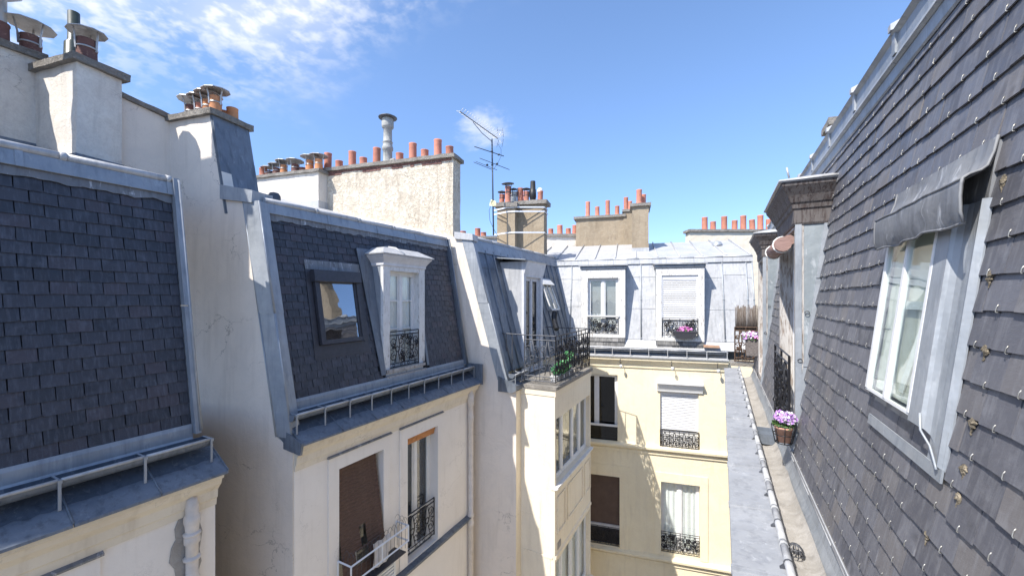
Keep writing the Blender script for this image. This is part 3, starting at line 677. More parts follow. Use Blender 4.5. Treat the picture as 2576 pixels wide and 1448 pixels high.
# gable wall turned towards us, its stack and zinc capping
G = Frame((0, 4.637), (1, .19), (.19, -1)); gs = lambda x: x * math.hypot(1, .19)
gb = MB(); gb.plate(G, [(gs(-5.47), -17), (gs(-5.47), -2.2), (gs(-5.80), -2.0), (gs(-6.24), 1.50), (gs(-6.75), 1.60), (gs(-7.04), 2.86), (gs(-8.02), 2.86), (gs(-8.02), -17)], 0, -.16); gb.build('gable_wall', 'wall_gable', B)
pw = MB(); pw.rough([(-8.3, 2.3, 1.2), (-7.93, 2.3, 1.2), (-7.93, 3.3, 1.2), (-8.3, 3.3, 1.2), (-8.3, 2.3, 3.04), (-7.93, 2.3, 3.04), (-7.93, 3.3, 2.86), (-8.3, 3.3, 2.86)], 3, 6, 6, .01); pw.build('party_wall', 'wall_gable', B)
pw = MB(); pw.rough([(-8.34, 2.3, 3.04), (-7.88, 2.3, 3.04), (-7.88, 3.3, 2.87), (-8.34, 3.3, 2.87), (-8.34, 2.3, 3.11), (-7.88, 2.3, 3.11), (-7.88, 3.3, 2.94), (-8.34, 3.3, 2.94)], 4, 10, 2, .012, 5); pw.build('coping', 'cap_stone', B)
def gz(x, o, z): p = G.pt(gs(x), o, z); return p
ch, q = stack(B, (gz(-7.04, 0, 0).x, gz(-7.04, 0, 0).y), 1.0, .60, 1.3, 2.86, 'wall_gable', .09, .07, batter=.31)
zs = MB()
def qq(a, b, z): return Vector((*gz(-7.04, 0, 0).xy, 0)) - ED * a - ND * b + Vector((0, 0, z))
for z0_, z1_, o_ in ((1.3, 2.25, .012), (2.24, 2.855, .008)):
    ba = lambda z: -.31 * (2.86 - z) / 1.56 - o_
    zs = MB(); zs.hexa([qq(ba(z0_) - .02, -.005, z0_), qq(ba(z0_), -.005, z0_), qq(ba(z0_), .61, z0_), qq(ba(z0_) - .02, .61, z0_), qq(ba(z1_) - .02, -.005, z1_), qq(ba(z1_), -.005, z1_), qq(ba(z1_), .61, z1_), qq(ba(z1_) - .02, .61, z1_)])
    zs.hexa([qq(ba(z0_) - .0, -.012, z0_), qq(ba(z0_) + .03, -.012, z0_), qq(ba(z0_) + .03, 0.0, z0_), qq(ba(z0_), .0, z0_), qq(ba(z1_), -.012, z1_), qq(ba(z1_) + .03, -.012, z1_), qq(ba(z1_) + .03, 0., z1_), qq(ba(z1_), 0., z1_)])
    zs.build('zinc_sheet', 'zinc_dark', ch)
for a_, b_, mt_, cw in ((.10, .14, 'terra_o', .20), (.10, .42, 'terra_o', 0), (.34, .2, 'terra_o', .20), (.34, .46, 'terra_o', 0), (.58, .25, 'terra', .2), (.80, .25, 'terra_d', .2)):
    pot(ch, q(a_, b_, 2.94), .085, .28 if cw else .22, mt_, cw, .37, 1.03, .05 * (1 if a_ < .3 else -1))
fb = MB()                                                  # zinc box where gable capping meets the stack, then the capping down the slope
def capline(z, o, dx=0): return gz(rdl(z) + dx, o, z)
fb.hexa([gz(-6.80, .05, 1.52), gz(-6.18, .05, 1.42), gz(-6.18, -.30, 1.42), gz(-6.80, -.30, 1.52), gz(-6.80, .05, 1.74), gz(-6.16, .05, 1.60), gz(-6.16, -.30, 1.60), gz(-6.80, -.30, 1.74)])
fb.build('parapet_cap', 'zinc', B)
for z0_, z1_, o_ in ((-2.02, -.2, .0), (-.22, 1.45, .008)):
    c_ = MB(); c_.hexa([capline(z0_, .012 + o_, -.17), capline(z0_, .012 + o_, .11 + o_), capline(z0_, -.16, .11 + o_), capline(z0_, -.16, -.17), capline(z1_, .012 + o_, -.17), capline(z1_, .012 + o_, .11 + o_), capline(z1_, -.16, .11 + o_), capline(z1_, -.16, -.17)])
    c_.tube([capline(z0_, .0, .115), capline(z1_, .0, .115)], .018, 6); c_.tube([capline(z0_, .014, -.165), capline(z1_, .014, -.165)], .012, 5); c_.build('verge', 'zinc', B)
ec = MB(); ec.hexa([FL.pt(3.565, -5.98, -2.16), FL.pt(3.565, -5.26, -2.22), FL.pt(3.60, -5.26, -2.22), FL.pt(3.60, -5.98, -2.16), FL.pt(3.565, -5.98, -1.80), FL.pt(3.565, -5.22, -2.05), FL.pt(3.60, -5.22, -2.05), FL.pt(3.60, -5.98, -1.80)]); ec.build('cornice_end', 'zinc_dark', B)
ec = MB(); ec.box(FL, 8.30, 8.335, -5.70, -5.20, -2.12, -1.62); ec.build('cornice_end', 'zinc_dark', B)
# skylight
KS = KL; xs, ys, ns_ = basis(FL, KL)
def sp(s, z, o): return FL.pt(s, rdl(z), z) + ns_ * o
def slab(mb, s0, s1, z0, z1, o0, o1): mb.hexa([sp(s0, z0, o0), sp(s1, z0, o0), sp(s1, z0, o1), sp(s0, z0, o1), sp(s0, z1, o0), sp(s1, z1, o0), sp(s1, z1, o1), sp(s0, z1, o1)])
sk = MB()
for a in ((4.27, 4.33, -.77, .28, 0, .095), (5.10, 5.16, -.77, .28, 0, .095), (4.33, 5.10, -.77, -.70, 0, .09), (4.27, 5.16, .30, .34, 0, .10), (4.33, 4.37, -.70, .30, 0, .075), (5.06, 5.10, -.70, .30, 0, .075)): slab(sk, *a)
slab(sk, 4.24, 5.19, .26, .45, .0, .145)
S = sk.build('skylight', 'dark_frame', B)
for a, mt in (((4.16, 5.27, -.99, -.775, .016, .030), 'dark_frame'), ((4.16, 4.255, -.8, .56, .014, .034), 'dark_frame'), ((5.175, 5.27, -.8, .56, .014, .034), 'dark_frame'), ((4.16, 5.27, .475, .63, .016, .036), 'lead')):
    m = MB(); slab(m, *a); m.build('flashing', mt, S)
m = MB(); slab(m, 4.37, 5.06, -.70, .28, .050, .056); m.build('pane', 'glass_mirror', S)
m = MB(); slab(m, 4.37, 5.06, -.70, .28, .016, .02); m.build('room_back', 'curtain_grey', S)
# dormer
D, h = dormer(B, FL, 5.58, 6.77, -1.50, .80, -5.72, rdl, .17, .26, .10, 'peel', 'zinc', .14)
window(D, FL, h[0], h[1], h[2], h[3], -5.86, 2, 'white', 'glass', .05, (-.62, -.05), back=[('curtain', .02, .98, 0, 1)], gap=.065)
m = MB(); mitred(m, FL, 5.58, 6.77, -5.72, -6.1, [(.004, .62), (.02, .64), (.02, .68), (.04, .72), (.09, .79), (.11, .81), (.11, .84)]); m.build('dormer_cornice', 'offwhite', D)
m = MB(); mitred(m, FL, 5.58, 6.77, -5.72, -6.45, [(.145, .842), (.15, .862), (-.10, 1.00), (-.36, 1.05)]); m.tube([FL.pt(6.0, -5.58, .87), FL.pt(6.0, -5.82, 1.01), FL.pt(6.0, -6.2, 1.075)], .02, 5); m.build('dormer_roof', 'zinc_light', D)
for a, b in ((5.47, 5.575), (6.775, 6.84)): m = MB(); m.hexa([FL.pt(a, rdl(-1.45) + .034, -1.45), FL.pt(b, rdl(-1.45) + .034, -1.45), FL.pt(b, rdl(-1.45) + .05, -1.45), FL.pt(a, rdl(-1.45) + .05, -1.45)] + [FL.pt(x_, rdl(.95) + q_, .95) for x_, q_ in ((a - (.22 if a < 6 else 0), .034), (b, .034), (b, .05), (a - (.22 if a < 6 else 0), .05))]); m.build('flashing', 'zinc_dark', D)
railing(D, FL, h[0] + .01, h[1] - .01, -1.36, -.66, -5.735, 2, .010, 'iron', 1, .016)
m = MB(); m.box(FL, 5.62, 6.73, -5.80, -5.66, -1.44, -1.38); m.build('sill', 'peel_heavy', D)
m = MB(); m.box(FL, 5.60, 6.75, -5.74, -5.64, -1.56, -1.50); m.build('sill', 'peel_heavy', D)
# downpipe
dp = MB(); dp.lathe((WALL + .08, 8.06, -17), [(.062, 0), (.062, 11.5), (.08, 11.52), (.08, 11.6), (.066, 11.64), (.066, 11.72), (.084, 11.74), (.084, 11.78), (.062, 11.8), (.062, 14.0), (.075, 14.02), (.075, 14.16), (.066, 14.2), (.066, 14.4), (.082, 14.42), (.082, 14.66), (.05, 14.7), (.045, 14.9)], 14); dp.build('downpipe', 'pipe_pale', B)
# low white stack and long flaking stack
def stackpots(ch, q, z, items):
    for a, b, r_, h_, mt_, cw in items: pot(ch, q(a, b, z), r_, h_, mt_, cw, h_ + .10, 1.05, random.uniform(-.06, .06))
ch, q = stack(B, (-10.04, 7.36), 2.32, .34, 2.3, 3.56, 'stack_white', .08, .07, flash=.45, flash_mat='zinc_light')
stackpots(ch, q, 3.64, [(.13, .15, .11, .32, 'terra_o', .26), (.45, .15, .11, .32, 'terra_o', .26), (.78, .22, .095, .17, 'terra_d', 0), (.98, .15, .105, .26, 'terra_d', .25), (1.40, .15, .10, .28, 'terra_o', .24), (1.67, .15, .105, .22, 'terra_d', .24), (1.96, .15, .105, .16, 'terra_d', .23), (2.18, .15, .105, .26, 'terra', 0)])
corner = Vector((-6.18, 8.43))
ch, q = stack(B, tuple(corner), 4.02, .46, 1.1, 3.66, 'stack_rough', .09, .08, flash=None)
def tops(ch, q, z, specs, fr0, thick=.22):                 # pots lined up from their photographed positions along the wall
    for px, top, base, r_, mt_ in specs:
        a, zz = along(q, px, z, thick); pot(ch, q(a, thick, z), r_, (base - top) * zz / 1000., mt_, 0, None, 1.05)
def along(q, px, z, b):
    o = q(0, b, z); e = q(1, b, z) - o; r = ray(px, 0); c = r.x * e.y - r.y * e.x
    t = (o.x * e.y - o.y * e.x) / c; p = Vector((r.x * t, r.y * t, z)); return (p - o).dot(e), t
tops(ch, q, 3.745, [(824, 381, 427, .105, 'terra'), (853, 400, 423, .105, 'terra'), (886, 376, 419, .105, 'terra'), (914, 392, 416, .105, 'terra'), (947, 368, 413, .105, 'terra'), (1005, 381, 406, .105, 'terra'), (1038, 357, 403, .105, 'terra'), (1068, 374, 400, .105, 'terra'), (1101, 348, 396, .105, 'terra'), (1131, 366, 393, .105, 'terra')], None)
a, t_ = along(q, 975, 3.745, .24); p = q(a, .24, 3.745)
m = MB(); m.lathe(p, [(.14, -.02), (.14, .03), (.125, .05), (.125, .40), (.15, .42), (.15, .50), (.13, .54), (.13, .62), (.145, .63), (.12, .66), (.115, 1.02), (.155, 1.04), (.165, 1.08), (.165, 1.24), (.15, 1.30)], 14); m.tube([p + Vector((.1, 0, .1)), p + Vector((.22, 0, .12)), p + Vector((.22, 0, .02))], .05, 8); m.build('flue_pipe', 'pipe_old', ch)
m = MB(); m.lathe(p, [(.16, 1.30), (.25, 1.31), (.26, 1.33), (.10, 1.41), (.001, 1.43)], 14); m.build('cowl', 'iron_grey', ch)
brk = MB()                                                # bricks laid bare under the cap of the long stack
for i in range(34):
    a = .04 + i * .117
    for j in range(2):
        if j == 1 and noise.noise(Vector((i * .35, 2.2, 0))) < .05: continue
        b_ = MB(); zt = 3.645 - j * .062; aa = a + (.05 if j else 0)
        b_.hexa([q(aa, .006, zt - .052), q(aa + .106, .006, zt - .052), q(aa + .106, -.014, zt - .052), q(aa, -.014, zt - .052), q(aa, .006, zt), q(aa + .106, .006, zt), q(aa + .106, -.016, zt), q(aa, -.016, zt)]); b_.build('brick', 'terra_d', ch)
rv = MB(); p = Vector((-6.9, 4.2, 1.68)); rv.lathe(p, [(.10, 0), (.10, .10), (.07, .15), (.001, .17)], 12); rv.build('roof_vent', 'iron_grey', B)

# white steel window guard, louvre and cloths at the first window
wg = MB(); zt, zb_ = -4.20, -4.48
for z in (zt, zb_):
    pts = [FL.pt(4.33, WALL + .03, z), FL.pt(4.33, WALL + .33, z), FL.pt(5.62, WALL + .33, z), FL.pt(5.62, WALL + .03, z)]
    for i in range(3): wg.bar(pts[i], pts[i + 1], .026)
for s_, d_ in ((4.33, .33), (4.98, .33), (5.62, .33), (5.62, .03), (4.33, .03)): wg.bar(FL.pt(s_, WALL + d_, zb_), FL.pt(s_, WALL + d_, zt), .024)
WG = wg.build('window_guard', 'white', B)
fn = MB(); fpts = [(4.38, .10), (4.38, .30), (5.57, .30), (5.57, .10)]
for (a, b), (c, d_) in zip(fpts, fpts[1:]):
    n = max(2, int(math.hypot(c - a, d_ - b) / .09))
    for i in range(n + 1):
        s_, dd = a + (c - a) * i / n, b + (d_ - b) * i / n; fn.tube([FL.pt(s_, WALL + dd, zb_ - .12), FL.pt(s_, WALL + dd, zt + .08)], .0035, 3)
        if i < n:
            s2, d2 = a + (c - a) * (i + 1.6) / n, b + (d_ - b) * (i + 1.6) / n
            fn.tube([FL.pt(s_ + (s2 - s_) * t, WALL + dd + (d2 - dd) * t, zt + .08 + .10 * math.sin(t * math.pi)) for t in (0, .15, .3, .5, .7, .85, 1)], .0035, 3)
fn.build('wire_fence', 'iron_grey', WG)
m = MB(); m.box(FL, 4.40, 5.58, WALL + .02, WALL + .31, zb_ - .20, zb_ - .185); m.build('tray', 'plastic', WG)
lv = MB(); lv.box(FL, 5.02, 5.06, WALL + .03, WALL + .09, -5.2, -4.75); lv.box(FL, 5.50, 5.54, WALL + .03, WALL + .09, -5.2, -4.75); LV = lv.build('louvre', 'white', B)
for i in range(7):
    m = MB(); z = -5.18 + i * .062; m.hexa([FL.pt(5.06, WALL + .035, z + .02), FL.pt(5.50, WALL + .035, z + .02), FL.pt(5.50, WALL + .09, z), FL.pt(5.06, WALL + .09, z), FL.pt(5.06, WALL + .035, z + .05), FL.pt(5.50, WALL + .035, z + .05), FL.pt(5.50, WALL + .09, z + .03), FL.pt(5.06, WALL + .09, z + .03)]); m.build('slat', 'white', LV)

# ---------------------------------------------------------------- 3. house with the bay window
C = root('bay_house', (-6, 11, -17), 'cream house with a balconied bay window and a ribbed zinc mansard on the left side', 'house', 'mansard houses round the courtyard')
GC = Frame((0, 9.5), (1, .19), (.19, -1))
CB, CZ, CT, CTZ = -4.80, -1.87, -5.72, 1.55; KC = (CT - CB) / (CTZ - CZ)
def rdc(z): return CB + KC * (z - CZ)
gb = MB(); gb.plate(GC, [(gs(-4.45), -17), (gs(-4.45), -2.28), (gs(-4.84), -2.05), (gs(rdc(1.5) - .06), 1.50), (gs(-9), 2.3), (gs(-9), -17)], 0, -.2); gb.build('gable_wall', 'wall_gable', C)
wl = MB(); wall_front(wl, FL, 8.66, 16, -17, -2.28, -4.45, [], .2); wl.box(FL, 8.9, 16, -10, -5.0, -17, -1.95); wl.build('wall', 'wall_cream', C)
BX = -3.54; bw1, bw2 = (9.00, 11.78, -4.50, -2.92), (9.00, 11.78, -8.4, -6.38)
by = MB(); wall_front(by, FL, 8.92, 11.85, -17, -2.20, BX, [bw1, bw2], .16)
BF = Frame((0, 8.92), (1, 0), (0, -1)); wall_front(by, BF, -4.46, BX, -17, -2.20, 0, [])
BK = Frame((0, 11.85), (1, 0), (0, 1)); wall_front(by, BK, -4.46, BX, -17, -2.20, 0, [])
BAY = by.build('bay', 'wall_cream', C)
m = MB(); m.box(FL, 8.95, 11.82, -4.45, BX - .5, -17, -2.25); m.build('inner_wall', 'room', C)
m = MB(); m.box(FL, 8.86, 11.90, -5.0, BX + .06, -2.205, -2.13); m.build('balcony_slab', 'cap_stone', C)
m = MB(); m.prism(FL, [(BX, -2.38), (BX + .02, -2.36), (BX + .035, -2.21), (BX, -2.21)], 8.90, 11.87); m.prism(BF, [(.0, -2.38), (.02, -2.36), (.035, -2.21), (.0, -2.21)], -4.46, BX + .03); m.build('cornice', 'wall_cream', C)
window(C, FL, *bw1, BX - .12, 4, 'white', 'glass', .06, back=[('curtain', 0, .12, 0, 1), ('curtain_dark', .27, .56, 0, 1), ('room', 0, 1, 0, 1), ('curtain_grey', .7, 1, 0, 1)], split=[0, .24, .55, .78, 1])
window(C, FL, *bw2, BX - .12, 4, 'white', 'glass', .06, back=[('curtain', 0, .5, 0, 1), ('room', 0, 1, 0, 1), ('curtain', .6, 1, 0, 1)], split=[0, .22, .5, .75, 1])
m = MB(); m.prism(FL, [(BX - .1, -4.50), (BX + .09, -4.52), (BX + .09, -4.56), (BX + .03, -4.60), (BX - .1, -4.60)], 8.90, 11.86); m.build('sill', 'peel', C)
m = MB(); m.prism(FL, [(BX - .1, -8.40), (BX + .09, -8.42), (BX + .09, -8.46), (BX - .1, -8.5)], 8.90, 11.86); m.build('sill', 'peel', C)
for a, b in ((9.06, 9.62), (9.78, 11.06), (11.22, 11.78)):  # sunk panels: a raised bead round each
    m = MB(); z0_, z1_ = -5.72, -4.82
    for p_ in ((a, b, z0_, z0_ + .035), (a, b, z1_ - .035, z1_), (a, a + .035, z0_ + .035, z1_ - .035), (b - .035, b, z0_ + .035, z1_ - .035)): m.box(FL, p_[0], p_[1], BX + .001, BX + .03, p_[2], p_[3])
    m.build('panel_moulding', 'wall_cream', BAY)
m = MB(); m.box(FL, 9.08, 9.30, BX + .001, BX + .012, -6.12, -5.95); m.build('air_vent', 'silt', BAY)
m = MB(); m.prism(FL, [(BX, -6.28), (BX + .03, -6.26), (BX + .03, -6.2), (BX, -6.18)], 8.93, 11.84); m.build('moulding', 'wall_cream', BAY)
for a, b, c, e, o_ in ((-4.28, -3.92, -5.62, -4.95, .006), (-4.40, -3.66, -9, -6.28, .010)):
    m = MB(); m.box(BF, a, b, .001, o_, c, e); m.build('plaster_panel', 'wall_cream', BAY)
m = MB(); m.box(BF, -4.36, -3.60, .001, .02, -6.27, -6.22); m.build('moulding', 'wall_cream', BAY)
# roof
u = MB(); u.prism(FL, [(CB, CZ), (CT, CTZ), (CT - .3, CTZ), (CB - .4, CZ)], 8.62, 16); roofC = u.build('roof', 'zinc_dark', C)
ribs = [8.66 + i * .42 for i in range(18)]
seam_roof(roofC, FL, ribs, CZ + .02, 1.28, CB, KC, 'zinc_dark', 'zinc_dark', (-.45, .75), .026)
for i in range(8):
    a = 8.66 + i * .93; m = MB(); m.prism(FL, [(rdc(1.2) + .04, 1.2), (rdc(1.22) + .05, 1.205), (CT + .05, CTZ - .03), (CT + .01, CTZ), (rdc(1.2) + .01, 1.22)], a, a + .922); m.build('apron_sheet', 'zinc', roofC)
    m = MB(); m.tube([FL.pt(a, CT + .02, CTZ + .015), FL.pt(a + .91, CT + .02, CTZ + .015)], .042, 8); m.build('ridge_roll', 'zinc_light', roofC)
m = MB(); m.prism(FL, [(CT, CTZ), (-11, CTZ + .3 * 5.3), (-11, CTZ - .3), (CT - .2, CTZ - .1)], 8.7, 16); m.build('upper_roof', 'zinc_light', C)
v = MB()
def gcp(z, o, dx): return GC.pt(gs(rdc(z) + dx), o, z)
for z0_, z1_, o_ in ((-2.02, -.1, 0), (-.12, 1.55, .008)):
    v = MB(); v.hexa([gcp(z0_, .012 + o_, -.16), gcp(z0_, .012 + o_, .10 + o_), gcp(z0_, -.2, .10 + o_), gcp(z0_, -.2, -.16), gcp(z1_, .012 + o_, -.16), gcp(z1_, .012 + o_, .10 + o_), gcp(z1_, -.2, .10 + o_), gcp(z1_, -.2, -.16)]); v.tube([gcp(z0_, .0, .105), gcp(z1_, .0, .105)], .016, 5); v.build('verge', 'zinc', C)
v = MB(); v.hexa([GC.pt(gs(-6.05), .06, 1.52), GC.pt(gs(-5.55), .06, 1.46), GC.pt(gs(-5.55), -.3, 1.46), GC.pt(gs(-6.05), -.3, 1.52), GC.pt(gs(-6.05), .06, 1.70), GC.pt(gs(-5.56), .06, 1.62), GC.pt(gs(-5.56), -.3, 1.62), GC.pt(gs(-6.05), -.3, 1.70)]); v.build('parapet_cap', 'zinc_light', C)
m = MB(); m.prism(FL, [(-4.40, -2.12), (-4.40, -2.24), (-4.5, -2.30), (-4.9, -2.30), (-4.9, -1.92)], 8.55, 8.915); m.build('cornice_end', 'zinc_dark', C)
gutter(C, FL, 8.58, 9.35, -4.45, -1.86, .09, lambda d: -2.1, .36, 'zinc_dark', 'zinc_light', (1, 0), 'zinc')
# balcony door dormer
D, h = dormer(C, FL, 9.81, 11.10, -2.10, 1.02, -4.80, rdc, .14, .42, .06, 'offwhite', 'zinc_light', .10)
window(D, FL, h[0], h[1], h[2], h[3], -4.88, 2, 'offwhite', 'glass_dark', .06, back=[('room', 0, 1, 0, 1), ('curtain_grey', .35, .6, 0, 1)])
m = MB(); m.hexa([FL.pt(9.60, -4.66, 1.03), FL.pt(11.22, -4.66, 1.03), FL.pt(11.22, -5.62, 1.12), FL.pt(9.60, -5.62, 1.12), FL.pt(9.60, -4.66, 1.055), FL.pt(11.22, -4.66, 1.055), FL.pt(11.22, -5.62, 1.15), FL.pt(9.60, -5.62, 1.15)]); m.build('dormer_roof', 'zinc', D)
m = MB(); m.prism(FL, [(-4.79, .66), (-4.70, 1.0), (-4.67, 1.03), (-4.79, 1.03)], 9.80, 11.12); m.build('dormer_cornice', 'offwhite', D)
# small tilted skylight of the zinc slope
xs, ys, ns_ = basis(FL, KC)
def sp2(s, z, o): return FL.pt(s, rdc(z), z) + ns_ * o
def slab2(mb, s0, s1, z0, z1, a0, a1, b0, b1): mb.hexa([sp2(s0, z0, a0), sp2(s1, z0, a0), sp2(s1, z0, a1), sp2(s0, z0, a1), sp2(s0, z1, b0), sp2(s1, z1, b0), sp2(s1, z1, b1), sp2(s0, z1, b1)])
m = MB()
for a, b in ((12.3, 12.36), (12.68, 12.72), (13.02, 13.08)): slab2(m, a, b, -.45, .45, .16, .20, .06, .10)
slab2(m, 12.3, 13.08, -.45, -.40, .15, .20, .15, .20); slab2(m, 12.2, 13.15, .42, .66, .10, .20, .03, .06); S = m.build('skylight', 'peel', C)
m = MB(); slab2(m, 12.36, 13.02, -.40, .45, .172, .178, .075, .08); m.build('pane', 'glass', S)
m = MB(); slab2(m, 12.32, 13.06, -.42, .45, .03, .04, .03, .04); m.build('room_back', 'curtain_grey', S)
# balcony railings
rr = MB()
BR = BX - .02
RC = Frame((0, 9.02), (1, 0), (0, -1)); railing(C, RC, -4.40, BR, -2.04, -.92, 0, 2, .011, 'iron_grey', 0, .020)
railing(C, FL, 9.02, 11.80, -2.04, -.92, BR, 7, .0125, 'iron', 1, .022)
m = MB()
for p_, q_ in (((-4.42, 9.02, -.92), (-5.25, 9.02, -.90)), ((BR, 11.8, -.92), (-5.0, 11.8, -.92)), ((-4.75, 9.02, -.92), (-4.75, 9.02, -2.04)), ((-4.92, 9.02, -.92), (-4.92, 9.02, -1.75)), ((-4.42, 9.02, -1.95), (-4.92, 9.02, -1.75)), ((-4.3, 11.8, -.92), (-4.3, 11.8, -2.04)), ((-3.9, 11.8, -.92), (-3.9, 11.8, -2.04))): m.bar(p_, q_, .02)
m.build('handrail', 'iron_grey', C)
# stack with the steel straps on the bay house
ch, q = stack(C, (-5.85, 13.65), 1.85, .55, 1.35, 3.52, 'stack_brown', .14, .12, flash=.25, flash_mat='zinc_light')
c_ = lambda a, b, z: q(a, b, z)
a0 = along(q, 1274, 3, -.36)[0]; a1 = along(q, 1295, 3, -.36)[0]
st2 = MB(); st2.rough([c_(a0, -.36, 1.3), c_(a1, -.36, 1.3), c_(a1, .02, 1.3), c_(a0, .02, 1.3), c_(a0, -.36, 3.40), c_(a1, -.36, 3.40), c_(a1, .02, 3.40), c_(a0, .02, 3.40)], 3, 3, 10, .008); st2.build('stack_pier', 'stack_brown', ch)
st2 = MB(); st2.rough([c_(a0 + .1, -.45, 3.40), c_(a1 - .1, -.45, 3.40), c_(a1 - .1, .02, 3.40), c_(a0 + .1, .02, 3.40), c_(a0 + .1, -.45, 3.54), c_(a1 - .1, -.45, 3.54), c_(a1 - .1, .02, 3.54), c_(a0 + .1, .02, 3.54)], 8, 4, 2, .012, 5); st2.build('cap', 'cap_stone', ch)
for z in (3.22, 3.38, 2.44):
    m = MB(); path = [c_(1.97, -.06, z), c_(a0, -.375, z), c_(a1, -.375, z), c_(-.03, -.03, z), c_(-.03, .58, z)]
    for i in range(4):
        A0, A1 = path[i], path[i + 1]; o_ = ND * .006; h_ = Vector((0, 0, .026)); m.hexa([A0 - h_, A1 - h_, A1 + o_ - h_, A0 + o_ - h_, A0 + h_, A1 + h_, A1 + o_ + h_, A0 + o_ + h_])
    m.build('steel_strap', 'strap', ch)
z_ = 3.66
for px, h_, r_, mt_, cw, b in ((1262, .36, .10, 'terra', .17, .15), (1277, .62, .11, 'terra', .25, .0), (1292, .40, .115, 'pipe_old', .15, .05), (1308, .56, .115, 'terra', 0, .2), (1323, .42, .11, 'terra', .17, .22), (1358, .40, .10, 'terra', 0, .25)): pot(ch, q(along(q, px, z_, b)[0], b, z_), r_, h_, mt_, cw, h_ + .09, 1.05, random.uniform(-.1, .1), 'iron_grey')
af = along(q, 1340, z_, .24)[0]
m = MB(); m.lathe(q(af, .24, z_), [(.115, -.02), (.115, .16), (.13, .18), (.12, .48), (.105, .49), (.095, .80), (.07, .80), (.001, .7)], 14); m.build('flue_pipe', 'rubber', ch)
m = MB(); m.lathe(q(along(q, 1358, z_, .25)[0], .25, z_ + .40), [(.105, -.04), (.112, 0), (.10, .07), (.055, .12), (.001, .13)], 12); m.build('flue_cap', 'white', ch)

# ---------------------------------------------------------------- 4. yellow house closing the courtyard
F = root('yellow_house', tuple(FF.pt(-1, -3, -17)), 'yellow house closing the courtyard, sunlit zinc mansard with two white dormers', 'house', 'mansard houses round the courtyard')
def fx(px, py, d=0.): return at(FF, px, py, d)
def rect(x0, y0, x1, y1, d=0.):                            # photographed rectangle on the facade -> s0, s1, z0, z1
    xm, ym = (x0 + x1) / 2, (y0 + y1) / 2
    return fx(x0, ym, d)[0], fx(x1, ym, d)[0], fx(xm, y1, d)[1], fx(xm, y0, d)[1]
V1, V2, V3, V4 = rect(1448, 940, 1553, 1105), rect(1660, 985, 1757, 1130), rect(1448, 1192, 1558, 1366), rect(1662, 1215, 1760, 1393)
GZ = -1.74; S0, S1 = -7.5, 1.6
wl = MB(); wall_front(wl, FF, S0, S1, -17, -2.0, 0, [V1, V2, V3, V4], .2); wl.build('wall', 'wall_yellow', F)
m = MB(); m.box(FF, S0, S1, -8, -.55, -17, -1.8); m.build('inner_wall', 'room', F)
for z in (fx(1657, 1127)[1], fx(1657, 1401)[1]):
    m = MB(); m.prism(FF, [(0, z - .20), (.05, z - .20), (.05, z - .12), (.02, z - .10), (.02, z - .04), (.15, z - .02), (.16, z + .05), (0, z + .10)], S0, S1); m.build('string_course', 'wall_yellow', F)
m = MB(); m.prism(FF, [(0, -2.42), (.04, -2.40), (.05, -2.30), (.16, -2.14), (.20, -2.12), (.20, -2.04), (0, -2.0)], S0, .16); m.build('cornice', 'wall_yellow', F)
m = MB(); m.prism(FF, [(-.2, -1.98), (.24, -2.035), (.25, -2.0), (-.2, -1.90)], S0, .17); m.build('cornice_cover', 'zinc_light', F)
gutter(F, FF, -6.5, .15, .20, GZ, .10, lambda d: -1.99, .58, 'zinc_dark', 'zinc_light', (1, 1), 'zinc_light', .02)
FBD, FBZ, FTD, FTZ = -.12, -1.66, -.72, 1.42; KF = (FTD - FBD) / (FTZ - FBZ)
def rdf(z): return FBD + KF * (z - FBZ)
u = MB(); u.prism(FF, [(FBD - .01, FBZ), (FTD - .01, FTZ), (FTD - .3, FTZ), (FBD - .4, FBZ)], S0, 1.05); roofF = u.build('roof', 'zinc_light', F)
rb = [at(FF, px, 750, FBD, KF, FBZ)[0] for px in (1330, 1385, 1436)] + [at(FF, 1612, 750, FBD, KF, FBZ)[0]] + [at(FF, px, 750, FBD, KF, FBZ)[0] for px in (1819, 1880)] + [1.05]
rb = [rb[0], rb[1], rb[2], at(FF, 1520, 750, FBD, KF, FBZ)[0], rb[3], at(FF, 1712, 750, FBD, KF, FBZ)[0]] + rb[4:]
seam_roof(roofF, FF, rb, FBZ + .22, FTZ - .12, FBD + KF * .22, KF, 'zinc_light', 'zinc', (-.35, .75), .026, .007)
m = MB(); m.prism(FF, [(rdf(-1.45) + .02, -1.45), (rdf(-1.45) + .03, -1.45), (.02, GZ + .02), (.01, GZ), (rdf(-1.6), -1.6)], S0, .9); m.build('foot_sheet', 'zinc_light', roofF)
for i in range(8):
    a = -6.2 + i * .91; m = MB(); m.prism(FF, [(rdf(1.24) + .05, 1.24), (rdf(1.24) + .06, 1.245), (FTD + .07, FTZ - .01), (FTD, FTZ + .03), (rdf(1.24) + .01, 1.26)], a, a + .902); m.tube([FF.pt(a, FTD + .06, FTZ + .01), FF.pt(a + .9, FTD + .06, FTZ + .01)], .03, 6); m.build('apron_sheet', 'zinc_light', roofF)
KU = -.36
up = MB(); up.prism(FF, [(FTD, FTZ), (FTD - 3.3, FTZ + 3.3 * .30), (FTD - 3.3, FTZ - .2), (FTD - .1, FTZ - .15)], S0, 1.05); roofU = up.build('upper_roof', 'zinc_light', F)
